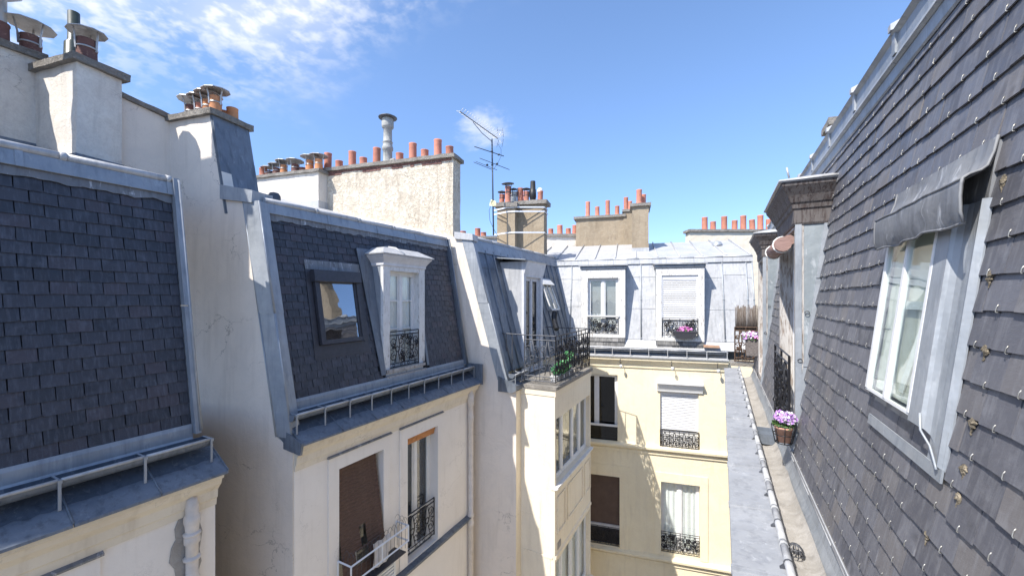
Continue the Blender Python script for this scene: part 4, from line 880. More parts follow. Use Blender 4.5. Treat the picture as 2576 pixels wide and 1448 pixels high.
def seam_flat(parent, fr, ribs, d0, z0, d1, z1, mat, rib_mat):
    n = Vector((0, 0, 1))
    for i in range(len(ribs) - 1):
        a, b = ribs[i] + .006, ribs[i + 1] - .006; cut = random.uniform(.55, .75)
        for t0, t1, o in ((0, cut, .022), (cut + .004, 1, .014)):
            m = MB(); P = lambda s, t, o_: fr.pt(s, d0 + (d1 - d0) * t, z0 + (z1 - z0) * t) + n * o_
            m.hexa([P(a, t0, .002), P(b, t0, .002), P(b, t1, .002), P(a, t1, .002), P(a, t0, o), P(b, t0, o), P(b, t1, o - .006), P(a, t1, o - .006)]); m.build('zinc_sheet', mat, parent)
    for a in ribs:
        m = MB(); m.prism(fr, [(d0 + .01, z0), (d0 + .01, z0 + .06), (d1, z1 + .05), (d1, z1)], a - .022, a + .022); m.tube([fr.pt(a, d0 + .02, z0 + .045), fr.pt(a, d1, z1 + .05)], .026, 6); m.build('roof_batten', rib_mat, parent)
seam_flat(roofU, FF, [-6.4 + i * .745 for i in range(11)], FTD - .03, FTZ + .01, FTD - 3.25, FTZ + .975, 'zinc_light', 'zinc_light')
hv = MB(); p = FF.pt(.42, FTD - 2.2, FTZ + .66); hv.lathe(p, [(.20, 0), (.19, .06), (.13, .15), (.001, .20)], 14); hv.build('roof_vent', 'zinc', roofU)
# dormers
def far_dormer(x0, x1, y0, y1, ox0, ox1, oy0):
    s0, s1, z0, z1 = rect(x0, y0, x1, y1); a0, a1, _, oz = rect(ox0, oy0, ox1, y1)
    D, h = dormer(F, FF, s0, s1, z0, z1, .0, rdf, a0 - s0, z1 - oz, .12, 'peel', 'zinc_blue', .12)
    m = MB(); mitred(m, FF, s0, s1, .0, -.9, [(.01, z1 - .02), (.04, z1 + .005), (.04, z1 + .10)]); m.build('dormer_cornice', 'zinc_dark', D)
    m = MB(); m.hexa([FF.pt(s0 - .09, .09, z1 + .102), FF.pt(s1 + .09, .09, z1 + .102), FF.pt(s1 + .07, -.85, z1 + .16), FF.pt(s0 - .07, -.85, z1 + .16), FF.pt(s0 - .09, .09, z1 + .125), FF.pt(s1 + .09, .09, z1 + .125), FF.pt(s1 + .07, -.85, z1 + .20), FF.pt(s0 - .07, -.85, z1 + .20)]); m.tube([FF.pt((s0 + s1) / 2, .08, z1 + .13), FF.pt((s0 + s1) / 2 + .02, -.8, z1 + .2)], .03, 6); m.build('dormer_roof', 'zinc_light', D)
    for r_ in range(2):                                   # two courses of grey slates under the sill
        n = 7 if r_ else 6; zz = z0 - .30 + r_ * .16; aa = s0 + .02
        for i in range(n):
            w_ = (s1 - s0 - .04) / n; m = MB(); m.hexa([FF.pt(aa + i * w_ + .004, .0, zz), FF.pt(aa + (i + 1) * w_ - .004, .0, zz), FF.pt(aa + (i + 1) * w_ - .004, .012, zz), FF.pt(aa + i * w_ + .004, .012, zz), FF.pt(aa + i * w_ + .004, -.035, zz + .165), FF.pt(aa + (i + 1) * w_ - .004, -.035, zz + .165), FF.pt(aa + (i + 1) * w_ - .004, -.025, zz + .165), FF.pt(aa + i * w_ + .004, -.025, zz + .165)]); m.build('slate', 'slate_grey', D)
    m = MB(); m.box(FF, s0 - .01, s1 + .01, -.3, -.03, z0 - .34, z0 - .004); m.build('apron', 'lead', D)
    return D, h, (s0, s1, z0, z1)
D1, h1, e1 = far_dormer(1462, 1572, 676, 848, 1478, 1557, 699)
window(D1, FF, h1[0], h1[1], h1[2], h1[3], -.11, 2, 'white', 'glass', .055, back=[('curtain_grey', 0, 1, .3, 1), ('room', 0, 1, 0, 1), ('curtain', .1, .45, 0, .36)], gap=.1)
zr = fx(1515, 797)[1]; railing(D1, FF, h1[0], h1[1], h1[2] + .02, zr, .0, 2, .011, 'iron', 1, .016)
m = MB(); m.box(FF, h1[0] - .01, h1[1] + .03, -.02, .045, zr + .01, zr + .06); m.build('hand_rail', 'white', D1)
D2, h2, e2 = far_dormer(1650, 1771, 672, 858, 1664, 1755, 692)
def shutter(parent, s0, s1, z0, z1, d):                    # rolled-down slatted shutter, every slat its own piece
    n = 22; hh = (z1 - z0 - .14) / n
    m = MB(); m.box(FF, s0, s1, d - .12, d + .02, z1 - .14, z1); m.box(FF, s0, s0 + .05, d - .03, d + .02, z0, z1 - .14); m.box(FF, s1 - .05, s1, d - .03, d + .02, z0, z1 - .14); W = m.build('shutter' if parent.parent is None else 'shutter_frame', 'white_shut', parent)
    ch = W if parent.parent is None else parent
    for i in range(n):
        m = MB(); z = z0 + i * hh; m.prism(FF, [(d - .03, z), (d - .004, z + .002), (d + .012, z + hh * .35), (d + .004, z + hh * .70), (d - .016, z + hh - .004), (d - .03, z + hh - .004)], s0 + .05, s1 - .05); m.build('slat', 'white_shut', ch)
shutter(D2, h2[0], h2[1], fx(1710, 806)[1], h2[3], -.06)
m = MB(); m.box(FF, h2[0], h2[1], -.16, -.10, h2[2], fx(1710, 800)[1]); m.build('lower_panel', 'white', D2)
railing(D2, FF, h2[0] + .02, h2[1] - .02, fx(1710, 843)[1], fx(1710, 800)[1], .02, 2, .011, 'iron', 1, .014)
# facade windows
window(F, FF, *V1, -.18, 2, 'white', 'glass_dark', .06, back=[('curtain_dark', 0, 1, 0, 1)])
m = MB(); zt = fx(1520, 1068)[1]; m.box(FF, V1[0], V1[1], -.10, -.04, zt - .05, zt + .02); m.build('hand_rail', 'white', F)
m = MB(); m.box(FF, V1[0], V1[1], -.095, -.085, V1[2], zt - .05); m.build('guard_glass', 'glass_dark', F)
shutter(F, V2[0], V2[1], fx(1710, 1084)[1], V2[3], -.10)
m = MB(); m.box(FF, V2[0], V2[1], -.2, -.16, V2[2], fx(1710, 1084)[1]); m.build('lower_panel', 'white', F)
m = MB(); z1_ = V2[3]; m.prism(FF, [(.0, z1_), (.06, z1_ + .0), (.07, z1_ + .05), (.16, z1_ + .24), (.22, z1_ + .28), (.22, z1_ + .33), (.0, z1_ + .37)], V2[0] - .10, V2[1] + .12); m.build('window_hood', 'white', F)
railing(F, FF, V2[0], V2[1], V2[2] + .02, fx(1710, 1083)[1], .03, 4, .012, 'iron', 0, .018)
m = MB(); m.box(FF, V3[0], V3[1], -.16, -.14, fx(1510, 1322)[1], V3[3]); m.build('roller_blind', 'brown_roller', F)
m = MB(); m.box(FF, V3[0], V3[1], -.13, -.06, fx(1510, 1325)[1], fx(1510, 1318)[1]); m.build('hand_rail', 'offwhite', F)
m = MB(); m.box(FF, V3[0], V3[1], -.19, -.17, V3[2], fx(1510, 1322)[1]); m.build('lower_panel', 'curtain_dark', F)
railing(F, FF, V3[0], V3[1], V3[2] + .02, fx(1510, 1322)[1], -.03, 4, .012, 'iron', 0, .014)
window(F, FF, *V4, -.18, 2, 'white', 'glass', .06, back=[('curtain', .03, .97, 0, .97)], gap=.065)
railing(F, FF, V4[0], V4[1], V4[2] + .02, fx(1710, 1341)[1], .0, 4, .012, 'iron', 1, .016)
for V, o0, o1, zt in ((V3, V3[0] - .3, fx(1583, 1250)[0], fx(1510, 1165)[1]), (V4, V4[0] - .22, fx(1780, 1300)[0], fx(1710, 1192)[1])):
    m = MB()
    for a, b, c, e in ((o0, V[0], V[2] - .1, zt), (V[1], o1, V[2] - .1, zt), (V[0], V[1], V[3], zt)): m.box(FF, a, b, .001, .028, c, e)
    m.build('window_surround', 'wall_yellow', F)
for px, py in ((1560, 914), (1689, 920), (1804, 926)):     # iron pins with white insulators
    s_, z_ = fx(px, py, .2); m = MB(); m.tube([FF.pt(s_, .2, z_ + .16), FF.pt(s_, .24, z_ + .02), FF.pt(s_, .24, z_ - .05)], .012, 5); H = m.build('wall_pin', 'iron', F)
    m = MB(); m.lathe(FF.pt(s_ + .02, .25, z_ - .08), [(.02, .06), (.045, .05), (.05, .0), (.03, -.05), (.001, -.06)], 10); m.build('insulator', 'white', H)
# brown stack on its roof: three blocks stepping up
def on_roof(px, py):
    r = ray(px, py); k = -.30; t = (FF.O.dot(FF.n) + FTD + FTZ / .30) / (r.dot(FF.n) + r.z / .30); return r * t
pa = on_roof(1568, 616); pb = on_roof(1631, 633)
EF, NF = FF.e, FF.n
zt1 = .212 * pa.length * .96
def zat(px, py, p): f = Vector((-SY, CY, 0)); return (750 - py) / 1000 * p.dot(f)
L1 = (pa - on_roof(1465, 612)).length
ch, q = stack(F, tuple(pa.xy), L1, .55, 1.9, zat(1500, 545, pa), 'stack_brown', .11, .10, e=EF, n=NF, flash=None)
tops(ch, q, zat(1500, 536, pa), [(1478, 500, 536, .10, 'terra'), (1502, 513, 535, .10, 'terra'), (1528, 497, 533, .10, 'terra'), (1552, 509, 530, .10, 'terra')], None)
ch2, q2 = stack(F, tuple((pa + EF * .42 + NF * .03).xy), .42, .6, 1.9, zat(1578, 533, pa), 'stack_brown', .10, .06, e=EF, n=NF)
tops(ch2, q2, zat(1578, 527, pa), [(1574, 495, 527, .10, 'terra'), (1584, 505, 527, .09, 'terra')], None)
ch3, q3 = stack(F, tuple(pb.xy), .62, 1.25, 1.6, zat(1610, 517, pb), 'stack_brown', .11, .09, e=EF, n=NF, flash=.40, flash_mat='zinc_light')
tops(ch3, q3, zat(1610, 507, pb), [(1607, 473, 507, .11, 'terra')], None, .2)
for b_, h_ in ((.55, .42), (.9, .34)): pot(ch3, q3(.18, b_, zat(1610, 507, pb)), .10, h_, 'terra')

# ---------------------------------------------------------------- 5. slate house on the right
RH = root('slate_house', (3, 5, -17), 'house with sunlit slate roof, steel hooks and a tilted roof window, on the right', 'house', 'mansard houses round the courtyard')
RB, RZ, RT, RTZ = -.678, -1.70, -1.071, 1.57; KR = (RT - RB) / (RTZ - RZ); RS0, RS1 = .45, 11.1
def rdr(z): return RB + KR * (z - RZ)
m = MB(); wall_front(m, FR, -2, 11.1, -17, -1.86, -.22, []); m.box(FR, -2, 11.1, -8, -.6, -17, -1.9); m.box(Frame((0, 11.1), (1, 0), (0, 1)), .22, 8, -.1, 0, -17, -1.9); m.build('wall', 'wall_cream', RH)
m = MB(); m.prism(FR, [(-.22, -2.15), (-.16, -2.10), (-.14, -1.98), (-.08, -1.84), (-.075, -1.77), (-.4, -1.75), (-.4, -2.15)], -2, 11.1); m.build('cornice', 'wall_cream', RH)
n = 14
for i in range(n):
    a = -1.6 + i * .905; m = MB(); m.prism(FR, [(-.057, -1.745), (-.060, -1.725), (-.36, -1.70), (-.40, -1.69), (-.40, -1.705), (-.36, -1.715), (-.07, -1.75)], a + .006, a + .899)
    m.hexa([FR.pt(a + .875, -.052, -1.755), FR.pt(a + .902, -.052, -1.755), FR.pt(a + .902, -.36, -1.705), FR.pt(a + .875, -.36, -1.705), FR.pt(a + .875, -.050, -1.704), FR.pt(a + .902, -.050, -1.704), FR.pt(a + .902, -.36, -1.680), FR.pt(a + .875, -.36, -1.680)]); m.build('zinc_sheet', 'zinc_mid', RH)
m = MB(); prof = [(-.385, -1.665), (-.388, -1.86), (-.41, -1.885), (-.50, -1.89), (-.59, -1.86), (-.64, -1.75), (-.662, -1.672), (-.668, -1.672), (-.645, -1.755), (-.595, -1.875), (-.50, -1.905), (-.40, -1.90), (-.38, -1.86)]
m.prism(FR, prof, -1.5, 11.0); GT = m.build('gutter', 'zinc', RH)
m = MB()
seg = 60
L_ = []
for i in range(seg + 1):
    s_ = -1.4 + 12.3 * i / seg; L_.append([FR.pt(s_, d_ + .012 * noise.noise(Vector((s_ * 1.3, d_ * 9, 1))), z_ + .004 * noise.noise(Vector((s_ * 3, d_ * 5, 0)))) for d_, z_ in ((-.394, -1.872), (-.44, -1.882), (-.50, -1.884), (-.57, -1.862), (-.610, -1.81))])
m.loops(L_, False, True); m.build('gutter_silt', 'silt', GT, kind='stuff')
for i in range(24):                                       # front roll in lengths with its clips
    a = -1.4 + i * .52; m = MB(); m.tube([FR.pt(a, -.372, -1.665), FR.pt(a + .51, -.372, -1.665)], .024, 8); m.tube([FR.pt(a + .46, -.372, -1.665), FR.pt(a + .50, -.372, -1.665)], .0275, 8); m.build('gutter_bead', 'zinc_light', GT)
    m = MB(); m.hexa([FR.pt(a + .25, -.325, -1.705), FR.pt(a + .275, -.325, -1.705), FR.pt(a + .275, -.372, -1.69), FR.pt(a + .25, -.372, -1.69), FR.pt(a + .25, -.325, -1.700), FR.pt(a + .275, -.325, -1.700), FR.pt(a + .275, -.372, -1.650), FR.pt(a + .25, -.372, -1.650)]); m.tube([FR.pt(a + .256, -.372, -1.665), FR.pt(a + .270, -.372, -1.665)], .0275, 8); m.build('gutter_bracket', 'iron_grey', GT)
for i in range(16):
    a = -1.3 + i * .78; m = MB(); m.tube([FR.pt(a, -.665, -1.668), FR.pt(a + .772, -.665, -1.668)], .016, 8); m.build('back_roll', 'zinc_light', GT)
m = MB(); m.box(FR, 6.0, 6.33, -.60, -.41, -1.86, -1.78); m.box(FR, 6.0, 6.03, -.60, -.41, -1.781, -1.735); m.box(FR, 6.30, 6.33, -.60, -.41, -1.781, -1.735); m.build('expansion_joint', 'zinc_dark', GT)
m = MB(); m.prism(FR, [(RB + .025, -1.61), (RB + .03, -1.615), (-.655, -1.675), (-.665, -1.68), (RB + .01, -1.63)], -1.2, RS1); m.build('flashing', 'zinc_light', RH)
u = underlay(FR, RB - .012, RZ, RT - .012, RTZ, .3, .3, -1.2, RS1, [(5.14, 6.42, .75), (8.86, 9.91, .75)]); roofR = u.build('roof', 'slate_under', RH)
holesR = [(2.26, 3.04, -.70, .56), (5.06, 6.50, -1.72, 1.2), (8.78, 9.98, -1.72, 1.2)]
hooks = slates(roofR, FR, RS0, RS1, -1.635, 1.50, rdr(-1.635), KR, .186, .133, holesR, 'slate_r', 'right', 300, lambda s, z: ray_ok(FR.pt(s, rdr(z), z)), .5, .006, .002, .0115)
hk = MB()
for p, x, y, n in hooks:
    q_ = p + n * .0205 + x * random.uniform(-.006, .006); l = random.uniform(.85, 1.1)
    if not ray_ok(p) or random.random() < .06: continue
    hk.tube([q_ + y * .023 * l - n * .002 + x * .0025, q_ + y * .013 * l + n * .001, q_ - y * .002 + n * .002, q_ - y * .005 + n * .001 + x * .002, q_ - y * .004 - n * .012], .0019, 4)
hk.build('slate_hook', 'hook', roofR, kind='stuff')
xs, ys, nr = basis(FR, KR)
for px, py in ((2540, 450), (2493, 548), (2507, 690), (2495, 875), (2462, 1062), (2425, 1250), (2345, 1345), (2440, 1180)):
    s_, z_ = at(FR, px, py, RB, KR, RZ); m = MB()
    lp = []
    for q_ in range(9):
        t = q_ / 8; w_ = (.004 + .016 * math.sin(min(1, t * 1.25 + .12) * 3.1)) * random.uniform(.7, 1.25); c_ = FR.pt(s_, rdr(z_), z_) - ys * (.062 * t - .012) + xs * random.uniform(-.004, .004) + nr * .016
        lp.append([c_ + xs * w_ * math.cos(k * .785) * random.uniform(.7, 1.25) + nr * w_ * .45 * math.sin(k * .785) * random.uniform(.6, 1.2) + ys * random.uniform(-.004, .004) for k in range(8)])
    m.loops(lp, True, False, True, True)
    m.build('mortar_crust', 'tan', roofR)
m = MB(); m.prism(FR, [(RT + .035, 1.46), (RT + .045, 1.47), (RT + .05, 1.55), (RT + .02, 1.56), (RT, 1.48)], RS0 - 1.5, RS1); m.build('lead_strip', 'zinc', roofR)
for i in range(14):                                       # break moulding of blue-grey zinc, in lengths
    a = -1.0 + i * .9; m = MB(); m.prism(FR, [(RT + .055, 1.545), (RT + .075, 1.56), (RT + .06, 1.60), (RT + .055, 1.72), (RT + .085, 1.745), (RT + .075, 1.76), (RT - .3, 1.80), (RT - .3, 1.6)], a + .003, a + .897)
    m.box(FR, a + .86, a + .915, RT + .055, RT + .072, 1.60, 1.74); m.build('apron_sheet', 'zinc', roofR)
    m = MB(); m.prism(FR, [(RT + .09, 1.76), (RT + .09, 1.80), (RT - .02, 1.85), (RT - 1.5, 2.03), (RT - 1.5, 1.98), (RT - .2, 1.78)], a + .87, a + .92); m.build('roof_batten', 'zinc_light', roofR)
m = MB(); m.prism(FR, [(RT + .02, 1.765), (RT - 4.5, 2.4), (RT - 4.5, 1.7), (RT, 1.6)], -1.2, RS1); m.build('upper_roof', 'zinc', RH)
# tilted roof window with its lead hood
def rp(s, z, o): return FR.pt(s, rdr(z), z) + nr * o
def rslab(mb, s0, s1, z0, z1, a0, a1, b0=None, b1=None):
    b0 = a0 if b0 is None else b0; b1 = a1 if b1 is None else b1
    mb.hexa([rp(s0, z0, a0), rp(s1, z0, a0), rp(s1, z0, a1), rp(s0, z0, a1), rp(s0, z1, b0), rp(s1, z1, b0), rp(s1, z1, b1), rp(s0, z1, b1)])
m = MB()
for a, b in ((3.035, 3.068), (2.755, 2.785), (2.452, 2.476)): rslab(m, a, b, -.53, .40, .042, .066)
rslab(m, 2.46, 3.068, -.542, -.527, .045, .062)
SW = m.build('roof_window', 'white', RH)
for a, b in ((2.785, 3.035), (2.476, 2.755)):
    m = MB(); rslab(m, a, b, -.527, .40, .052, .056); m.build('pane', 'glass_pale', SW)
m = MB(); rslab(m, 2.335, 2.452, -.56, .40, .050, .064); m.build('side_sheet', 'zinc', SW)
m = MB(); pr = [(2.333, .064), (2.328, .050), (2.31, .034), (2.28, .028), (2.235, .030), (2.20, .040), (2.185, .02)]
for (a, o_), (b, q_) in zip(pr, pr[1:]):
    zb0 = -.56 - (.13 * (2.333 - a) / .148); zb1 = -.56 - (.13 * (2.333 - b) / .148)
    m.hexa([rp(a, zb0, o_ - .006), rp(b, zb1, q_ - .006), rp(b, zb1, q_), rp(a, zb0, o_), rp(a, .38, o_ - .006), rp(b, .38, q_ - .006), rp(b, .38, q_), rp(a, .38, o_)])
m.tube([rp(2.333, -.50, .068), rp(2.322, -.57, .062), rp(2.28, -.62, .040), rp(2.22, -.67, .040), rp(2.195, -.69, .042)], .005, 5); m.build('trough_sheet', 'zinc', SW)
m = MB(); rslab(m, 2.46, 3.05, -.52, .39, .016, .022); m.build('pale_backing', 'backing_pale', SW)  # pale sheet added close behind the panes to brighten the glass
m = MB(); rslab(m, 2.20, 3.08, .36, .60, .010, .024); m.build('head_flashing', 'lead', SW)  # lead backing, put in to keep the hollow under the hood dark
m = MB(); rslab(m, 2.48, 2.75, -.06, -.02, .026, .040); m.bar(rp(2.50, -.08, .034), rp(2.65, -.47, .034), .012); m.bar(rp(2.53, -.08, .034), rp(2.68, -.47, .034), .009); m.build('inner_shelf', 'white', SW)
m = MB(); rslab(m, 2.18, 3.06, -.735, -.68, .024, .032); m.build('flashing', 'zinc', SW)
m = MB(); rslab(m, 2.19, 2.32, -.70, -.53, .022, .028); m.build('flashing', 'zinc', SW)
for i in range(4):
    m = MB(); a = 2.325 + i * .185; rslab(m, a + .002, a + .183, -.685, -.50, .013, .020, .006, .012); m.build('apron_slate', 'slate_r', SW)
Nn = 16; L_ = []
for i in range(Nn + 1):
    t = i / Nn; sa = 2.20 + .98 * t; sf = 2.11 + .95 * t; wv = .016 * noise.noise(Vector((sa * 5, 1, 2))); oo = -.80 + wv; mx = lambda k: sa + (sf - sa) * k
    L_.append([FR.pt(sa, rdr(.62) + .026, .62), FR.pt(mx(.05), rdr(.56) + .032 + wv, .56), FR.pt(mx(.2), rdr(.50) + .048, .505), FR.pt(mx(.6), -.862, .482), FR.pt(mx(.9), oo - .02, .466), FR.pt(sf, oo, .452), FR.pt(sf, oo + .004, .43), FR.pt(sf, oo + .007 + wv, .385), FR.pt(sf, oo + .006 - wv, .325), FR.pt(sf + .004, oo - .004 + wv, .285 + wv)])
m = MB()
for a_, b_ in ((0, 6), (5, 10)):
    m.loops([l[a_:b_] for l in L_], False, True); m.loops([[p - FR.n * .007 - Vector((0, 0, .004)) for p in l[a_:b_]] for l in L_], False, True)
m.tube([l[5] for l in L_], .006, 5); m.tube(L_[0], .0055, 5); m.tube(L_[-1], .0055, 5); m.tube([l[-1] for l in L_], .0055, 5); m.build('hood', 'lead', SW)
# projecting dormers of the right roof
def right_dormer(s0, s1, zt, guard=True):
    DF = -.69; D, h = dormer(RH, FR, s0, s1, -1.66, zt - .42, DF, rdr, .10, .06, .10, 'peel_heavy', 'zinc_blue', .16)
    window(D, FR, h[0], h[1], h[2], h[3], DF - .14, 2, 'white', 'glass', .06, back=[('room', 0, 1, 0, 1), ('curtain', .4, .9, 0, 1)])
    z = zt - .42
    m = MB(); mitred(m, FR, s0, s1, DF, rdr(zt) - .05, [(.012, z - .03), (.02, z - .01), (.02, z + .12), (.035, z + .14), (.04, z + .18), (.055, z + .20), (.08, z + .27), (.125, z + .345), (.135, z + .36), (.14, z + .395)]); m.build('dormer_cornice', 'wood_dark', D)
    m = MB(); mitred(m, FR, s0, s1, DF, rdr(zt) - .1, [(.15, z + .397), (.155, z + .425), (-.1, z + .50), (-.2, z + .51)]); m.tube([FR.pt(s0 - .155, rdr(zt), z + .415), FR.pt(s0 - .155, DF + .155, z + .415), FR.pt(s1 + .155, DF + .155, z + .415)], .013, 6); m.build('dormer_roof', 'zinc_light', D)
    m = MB()                                              # strip where the cheek meets the slates
    for zA, zB in ((-1.62, -.72), (-.71, .2), (.21, zt - .38)): m.hexa([FR.pt(s0 - .012, rdr(zA) + .045, zA), FR.pt(s0 - .001, rdr(zA) + .045, zA), FR.pt(s0 - .001, rdr(zA) - .04, zA), FR.pt(s0 - .012, rdr(zA) - .04, zA), FR.pt(s0 - .012, rdr(zB) + .045, zB), FR.pt(s0 - .001, rdr(zB) + .045, zB), FR.pt(s0 - .001, rdr(zB) - .04, zB), FR.pt(s0 - .012, rdr(zB) - .04, zB)])
    m.box(FR, s0 - .014, s0 + .004, DF - .05, DF + .006, -1.66, z); m.build('flashing', 'zinc', D)
    m = MB()
    for zz in (-.15, -.65): m.tube([FR.pt(s0 - .02, rdr(zz) + .08 + .02 * math.cos(t), zz + .02 * math.sin(t)) for t in [k * .785 for k in range(9)]], .004, 4)
    m.build('iron_ring', 'iron_grey', D)
    if guard: railing(D, FR, h[0] - .05, h[1] + .05, -1.52, -.62, DF + .05, 2, .012, 'iron', 1, .018)
    return D
right_dormer(5.10, 6.46, 1.22); right_dormer(8.82, 9.95, 1.22, False)
m = MB()
for s_, h_ in ((5.0, .11), (5.9, .09)): m.tube([FR.pt(s_, -.62, 1.25), FR.pt(s_, -.60, 1.25 + h_)], .010, 5)
m.build('zinc_clip', 'zinc_light', RH)
# rusty guard at the far end of the gutter
RG = Frame((0, 11.25), (1, 0), (0, -1)); s0_, z1_ = at(RG, 1848, 822); s1_, z0_ = at(RG, 1898, 910)
railing(RH, RG, s0_, s1_ + .05, z0_, z1_, 0, 2, .014, 'rust', 1, .022)
m = MB(); m.box(RG, s0_ - .1, .9, -.5, .05, z0_ - .12, z0_ - .05); m.build('landing', 'cap_stone', RH)

# ---------------------------------------------------------------- chimneys of houses hidden behind
def back_stack(px0, px1, ytop, depth, mat, pots, label, zb, capt=.12, base='terra'):
    f = Vector((-SY, CY, 0)); a, b = ray(px0, ytop) * depth, ray(px1, ytop) * depth; e = Vector((b.x - a.x, b.y - a.y, 0)).normalized(); n = Vector((e.y, -e.x, 0))
    T = root('chimney_stack', (b.x, b.y, zb), label, 'chimney', 'chimney stacks behind the roofs')
    ch, q = stack(T, tuple(b.xy), (b - a).length, .5, zb, b.z - capt, mat, capt, .09, e=e, n=n, name='shaft', sub=T)
    for px, top, r_ in pots:
        aa, t = along(q, px, b.z, .2); pot(T, q(aa, .2, b.z), r_, (ytop - top) * t / 1000, base, 0, None, 1.04)
    return T
back_stack(1360, 1480, 588, 18.5, 'stack_white', [(1385, 574, .12), (1408, 565, .13), (1429, 573, .12), (1445, 565, .12), (1467, 571, .12)], 'low cream stack with five small pots, beyond the strapped chimney', -2)
back_stack(1735, 1960, 577, 19.5, 'wall_cream', [(1772, 545, .135), (1793, 556, .13), (1821, 543, .135), (1847, 553, .13), (1869, 541, .135), (1892, 551, .13), (1912, 540, .135), (1933, 550, .13)], 'long cream stack with a row of eight pots, beside the slate house', -2)
back_stack(1150, 1260, 594, 21.0, 'stack_white', [(1164, 580, .17), (1201, 573, .15), (1216, 583, .15)], 'distant low stack with three pots, between flaking stack and aerial mast', -2)
T = root('chimney_stack', (2.1, 11.0, 1.8), 'concrete capped stack just peeping over the ridge of the slate house', 'chimney', 'chimney stacks behind the roofs')
pA = ray(2081, 300); pA = pA * (11.0 / pA.y); ch, q = stack(T, (pA.x + .10, pA.y), 3.2, .55, 1.4, pA.z - .16, 'stack_brown', .16, .10, e=Vector((-1, 0, 0)), n=Vector((0, -1, 0)), name='shaft', sub=T)
for a_, h_ in ((1.5, .4), (1.95, .6), (2.4, .4), (2.85, .55)): pot(T, q(a_, .25, pA.z), .11, h_, 'terra')
pA = ray(2162, 228); pA = pA * (1.40 / pA.x); T = root('clay_chimney_pot', (pA.x, pA.y, 1.7), 'orange clay pot just showing over the ridge of the slate house', 'chimney pot')
pot(T, (pA.x, pA.y, 1.72), .075, pA.z - 1.72, 'terra_o')

# ---------------------------------------------------------------- loose things
# television aerial on its mast
def px_at(px, py, t): return ray(px, py) * t
TA = 14.4
base = px_at(1240, 590, TA); AN = root('television_aerial', tuple(base), 'tall television aerial mast with a pale fishbone antenna, strapped beside the brown chimney', 'aerial')
pp = lambda px, py, dt=0.: px_at(px, py, TA + dt)
m = MB(); m.tube([pp(1241, 592), pp(1237, 350)], .028, 7); m.build('mast', 'antenna_dark', AN)
m = MB(); b0, b1 = pp(1157, 281, -1.0), pp(1252, 349, .45); m.tube([b0, b1], .016, 5); m.tube([pp(1190, 308, -.5), pp(1212, 335, -.25), pp(1237, 356)], .012, 5); BM = m.build('boom', 'antenna_dark', AN)
m = MB(); side = (b1 - b0).cross(Vector((0, 0, 1))).normalized()
for i in range(18):
    t = i / 17; c_ = b0.lerp(b1, t); l = .17 + .10 * t
    for f in (1, -1): m.tube([c_, c_ + side * l * f + Vector((0, 0, .07 + .04 * t))], .010, 4)
m.build('antenna_elements', 'antenna_pale', BM)
m = MB()
for f in (-1, 1):
    for k in range(4): m.tube([b1 + side * (-.25) + Vector((0, 0, f * (.06 + k * .05))), b1 + side * .25 + Vector((0, 0, f * (.06 + k * .05)))], .006, 4)
m.build('reflector', 'antenna_pale', BM)
m = MB(); m.tube([pp(1193, 369, -.4), pp(1267, 393, .4)], .016, 5); m.tube([pp(1206, 398, -.3), pp(1281, 427, .4)], .012, 5); m.tube([pp(1191, 408, -.4), pp(1240, 428, .1)], .011, 5); m.tube([pp(1196, 406, -.3), pp(1250, 428, .2)], .009, 5)
for px, py in ((1237, 381), (1254, 389), (1250, 412), (1225, 415), (1238, 415)): m.lathe(pp(px, py), [(.001, -.04), (.045, -.02), (.045, .02), (.001, .04)], 8)
m.build('lower_antenna', 'antenna_dark', AN)
m = MB()
for (a, b), (c, d_) in (((1250, 320), (1252, 336)), ((1264, 322), (1266, 345)), ((1250, 328), (1264, 328)), ((1249, 371), (1254, 352)), ((1262, 371), (1266, 350))): m.tube([pp(a, b, .4), pp(c, d_, .4)], .007, 4)
m.build('rear_antenna', 'antenna_dark', AN)
m = MB(); m.tube([pp(1252, 362, .2), pp(1260, 375, .2), pp(1260, 393, .2), pp(1252, 410, .1), pp(1242, 425)], .007, 4); m.tube([pp(1238, 505, -.05), pp(1230, 530, -.05), pp(1232, 555, -.05), pp(1241, 575, -.05), pp(1254, 598, -.05)], .010, 4); m.build('aerial_cable', 'cable', AN)
m = MB(); m.rough([pp(1232, 518, -.06), pp(1248, 518, -.06), pp(1248, 518, .06), pp(1232, 518, .06), pp(1233, 503, -.06), pp(1246, 505, -.06), pp(1246, 505, .06), pp(1233, 503, .06)], 4, 4, 4, .03, 6); m.build('insulation', 'yellow_tape', AN)

def blossoms(parent, c, rx, ry, rz, n, mats, size, name='blossom'):
    for mt, share in mats:
        m = MB()
        for i in range(int(n * share)):
            while True:
                p = Vector((random.uniform(-1, 1), random.uniform(-1, 1), random.uniform(-.5, 1)))
                if .35 < p.length < 1: break
            p = Vector(c) + Vector((p.x * rx, p.y * ry, p.z * rz)); nn = Vector((random.gauss(0, 1), random.gauss(0, 1) - .6, random.gauss(.5, .6))).normalized(); a = nn.orthogonal().normalized(); b = nn.cross(a); s_ = size * random.uniform(.7, 1.2)
            for k in range(5):
                t = k * 1.2566 + random.random(); u_ = a * math.cos(t) + b * math.sin(t); w_ = a * -math.sin(t) + b * math.cos(t)
                m.add([p, p + u_ * s_ * .7 + w_ * s_ * .45 + nn * s_ * .15, p + u_ * s_ + nn * s_ * .25, p + u_ * s_ * .7 - w_ * s_ * .45 + nn * s_ * .15], [(0, 1, 2, 3)])
        me = bpy.data.meshes.new(name); me.from_pydata([tuple(v) for v in m.v], [], m.f); me.materials.append(M[mt]); link(name, me, parent, kind='stuff')
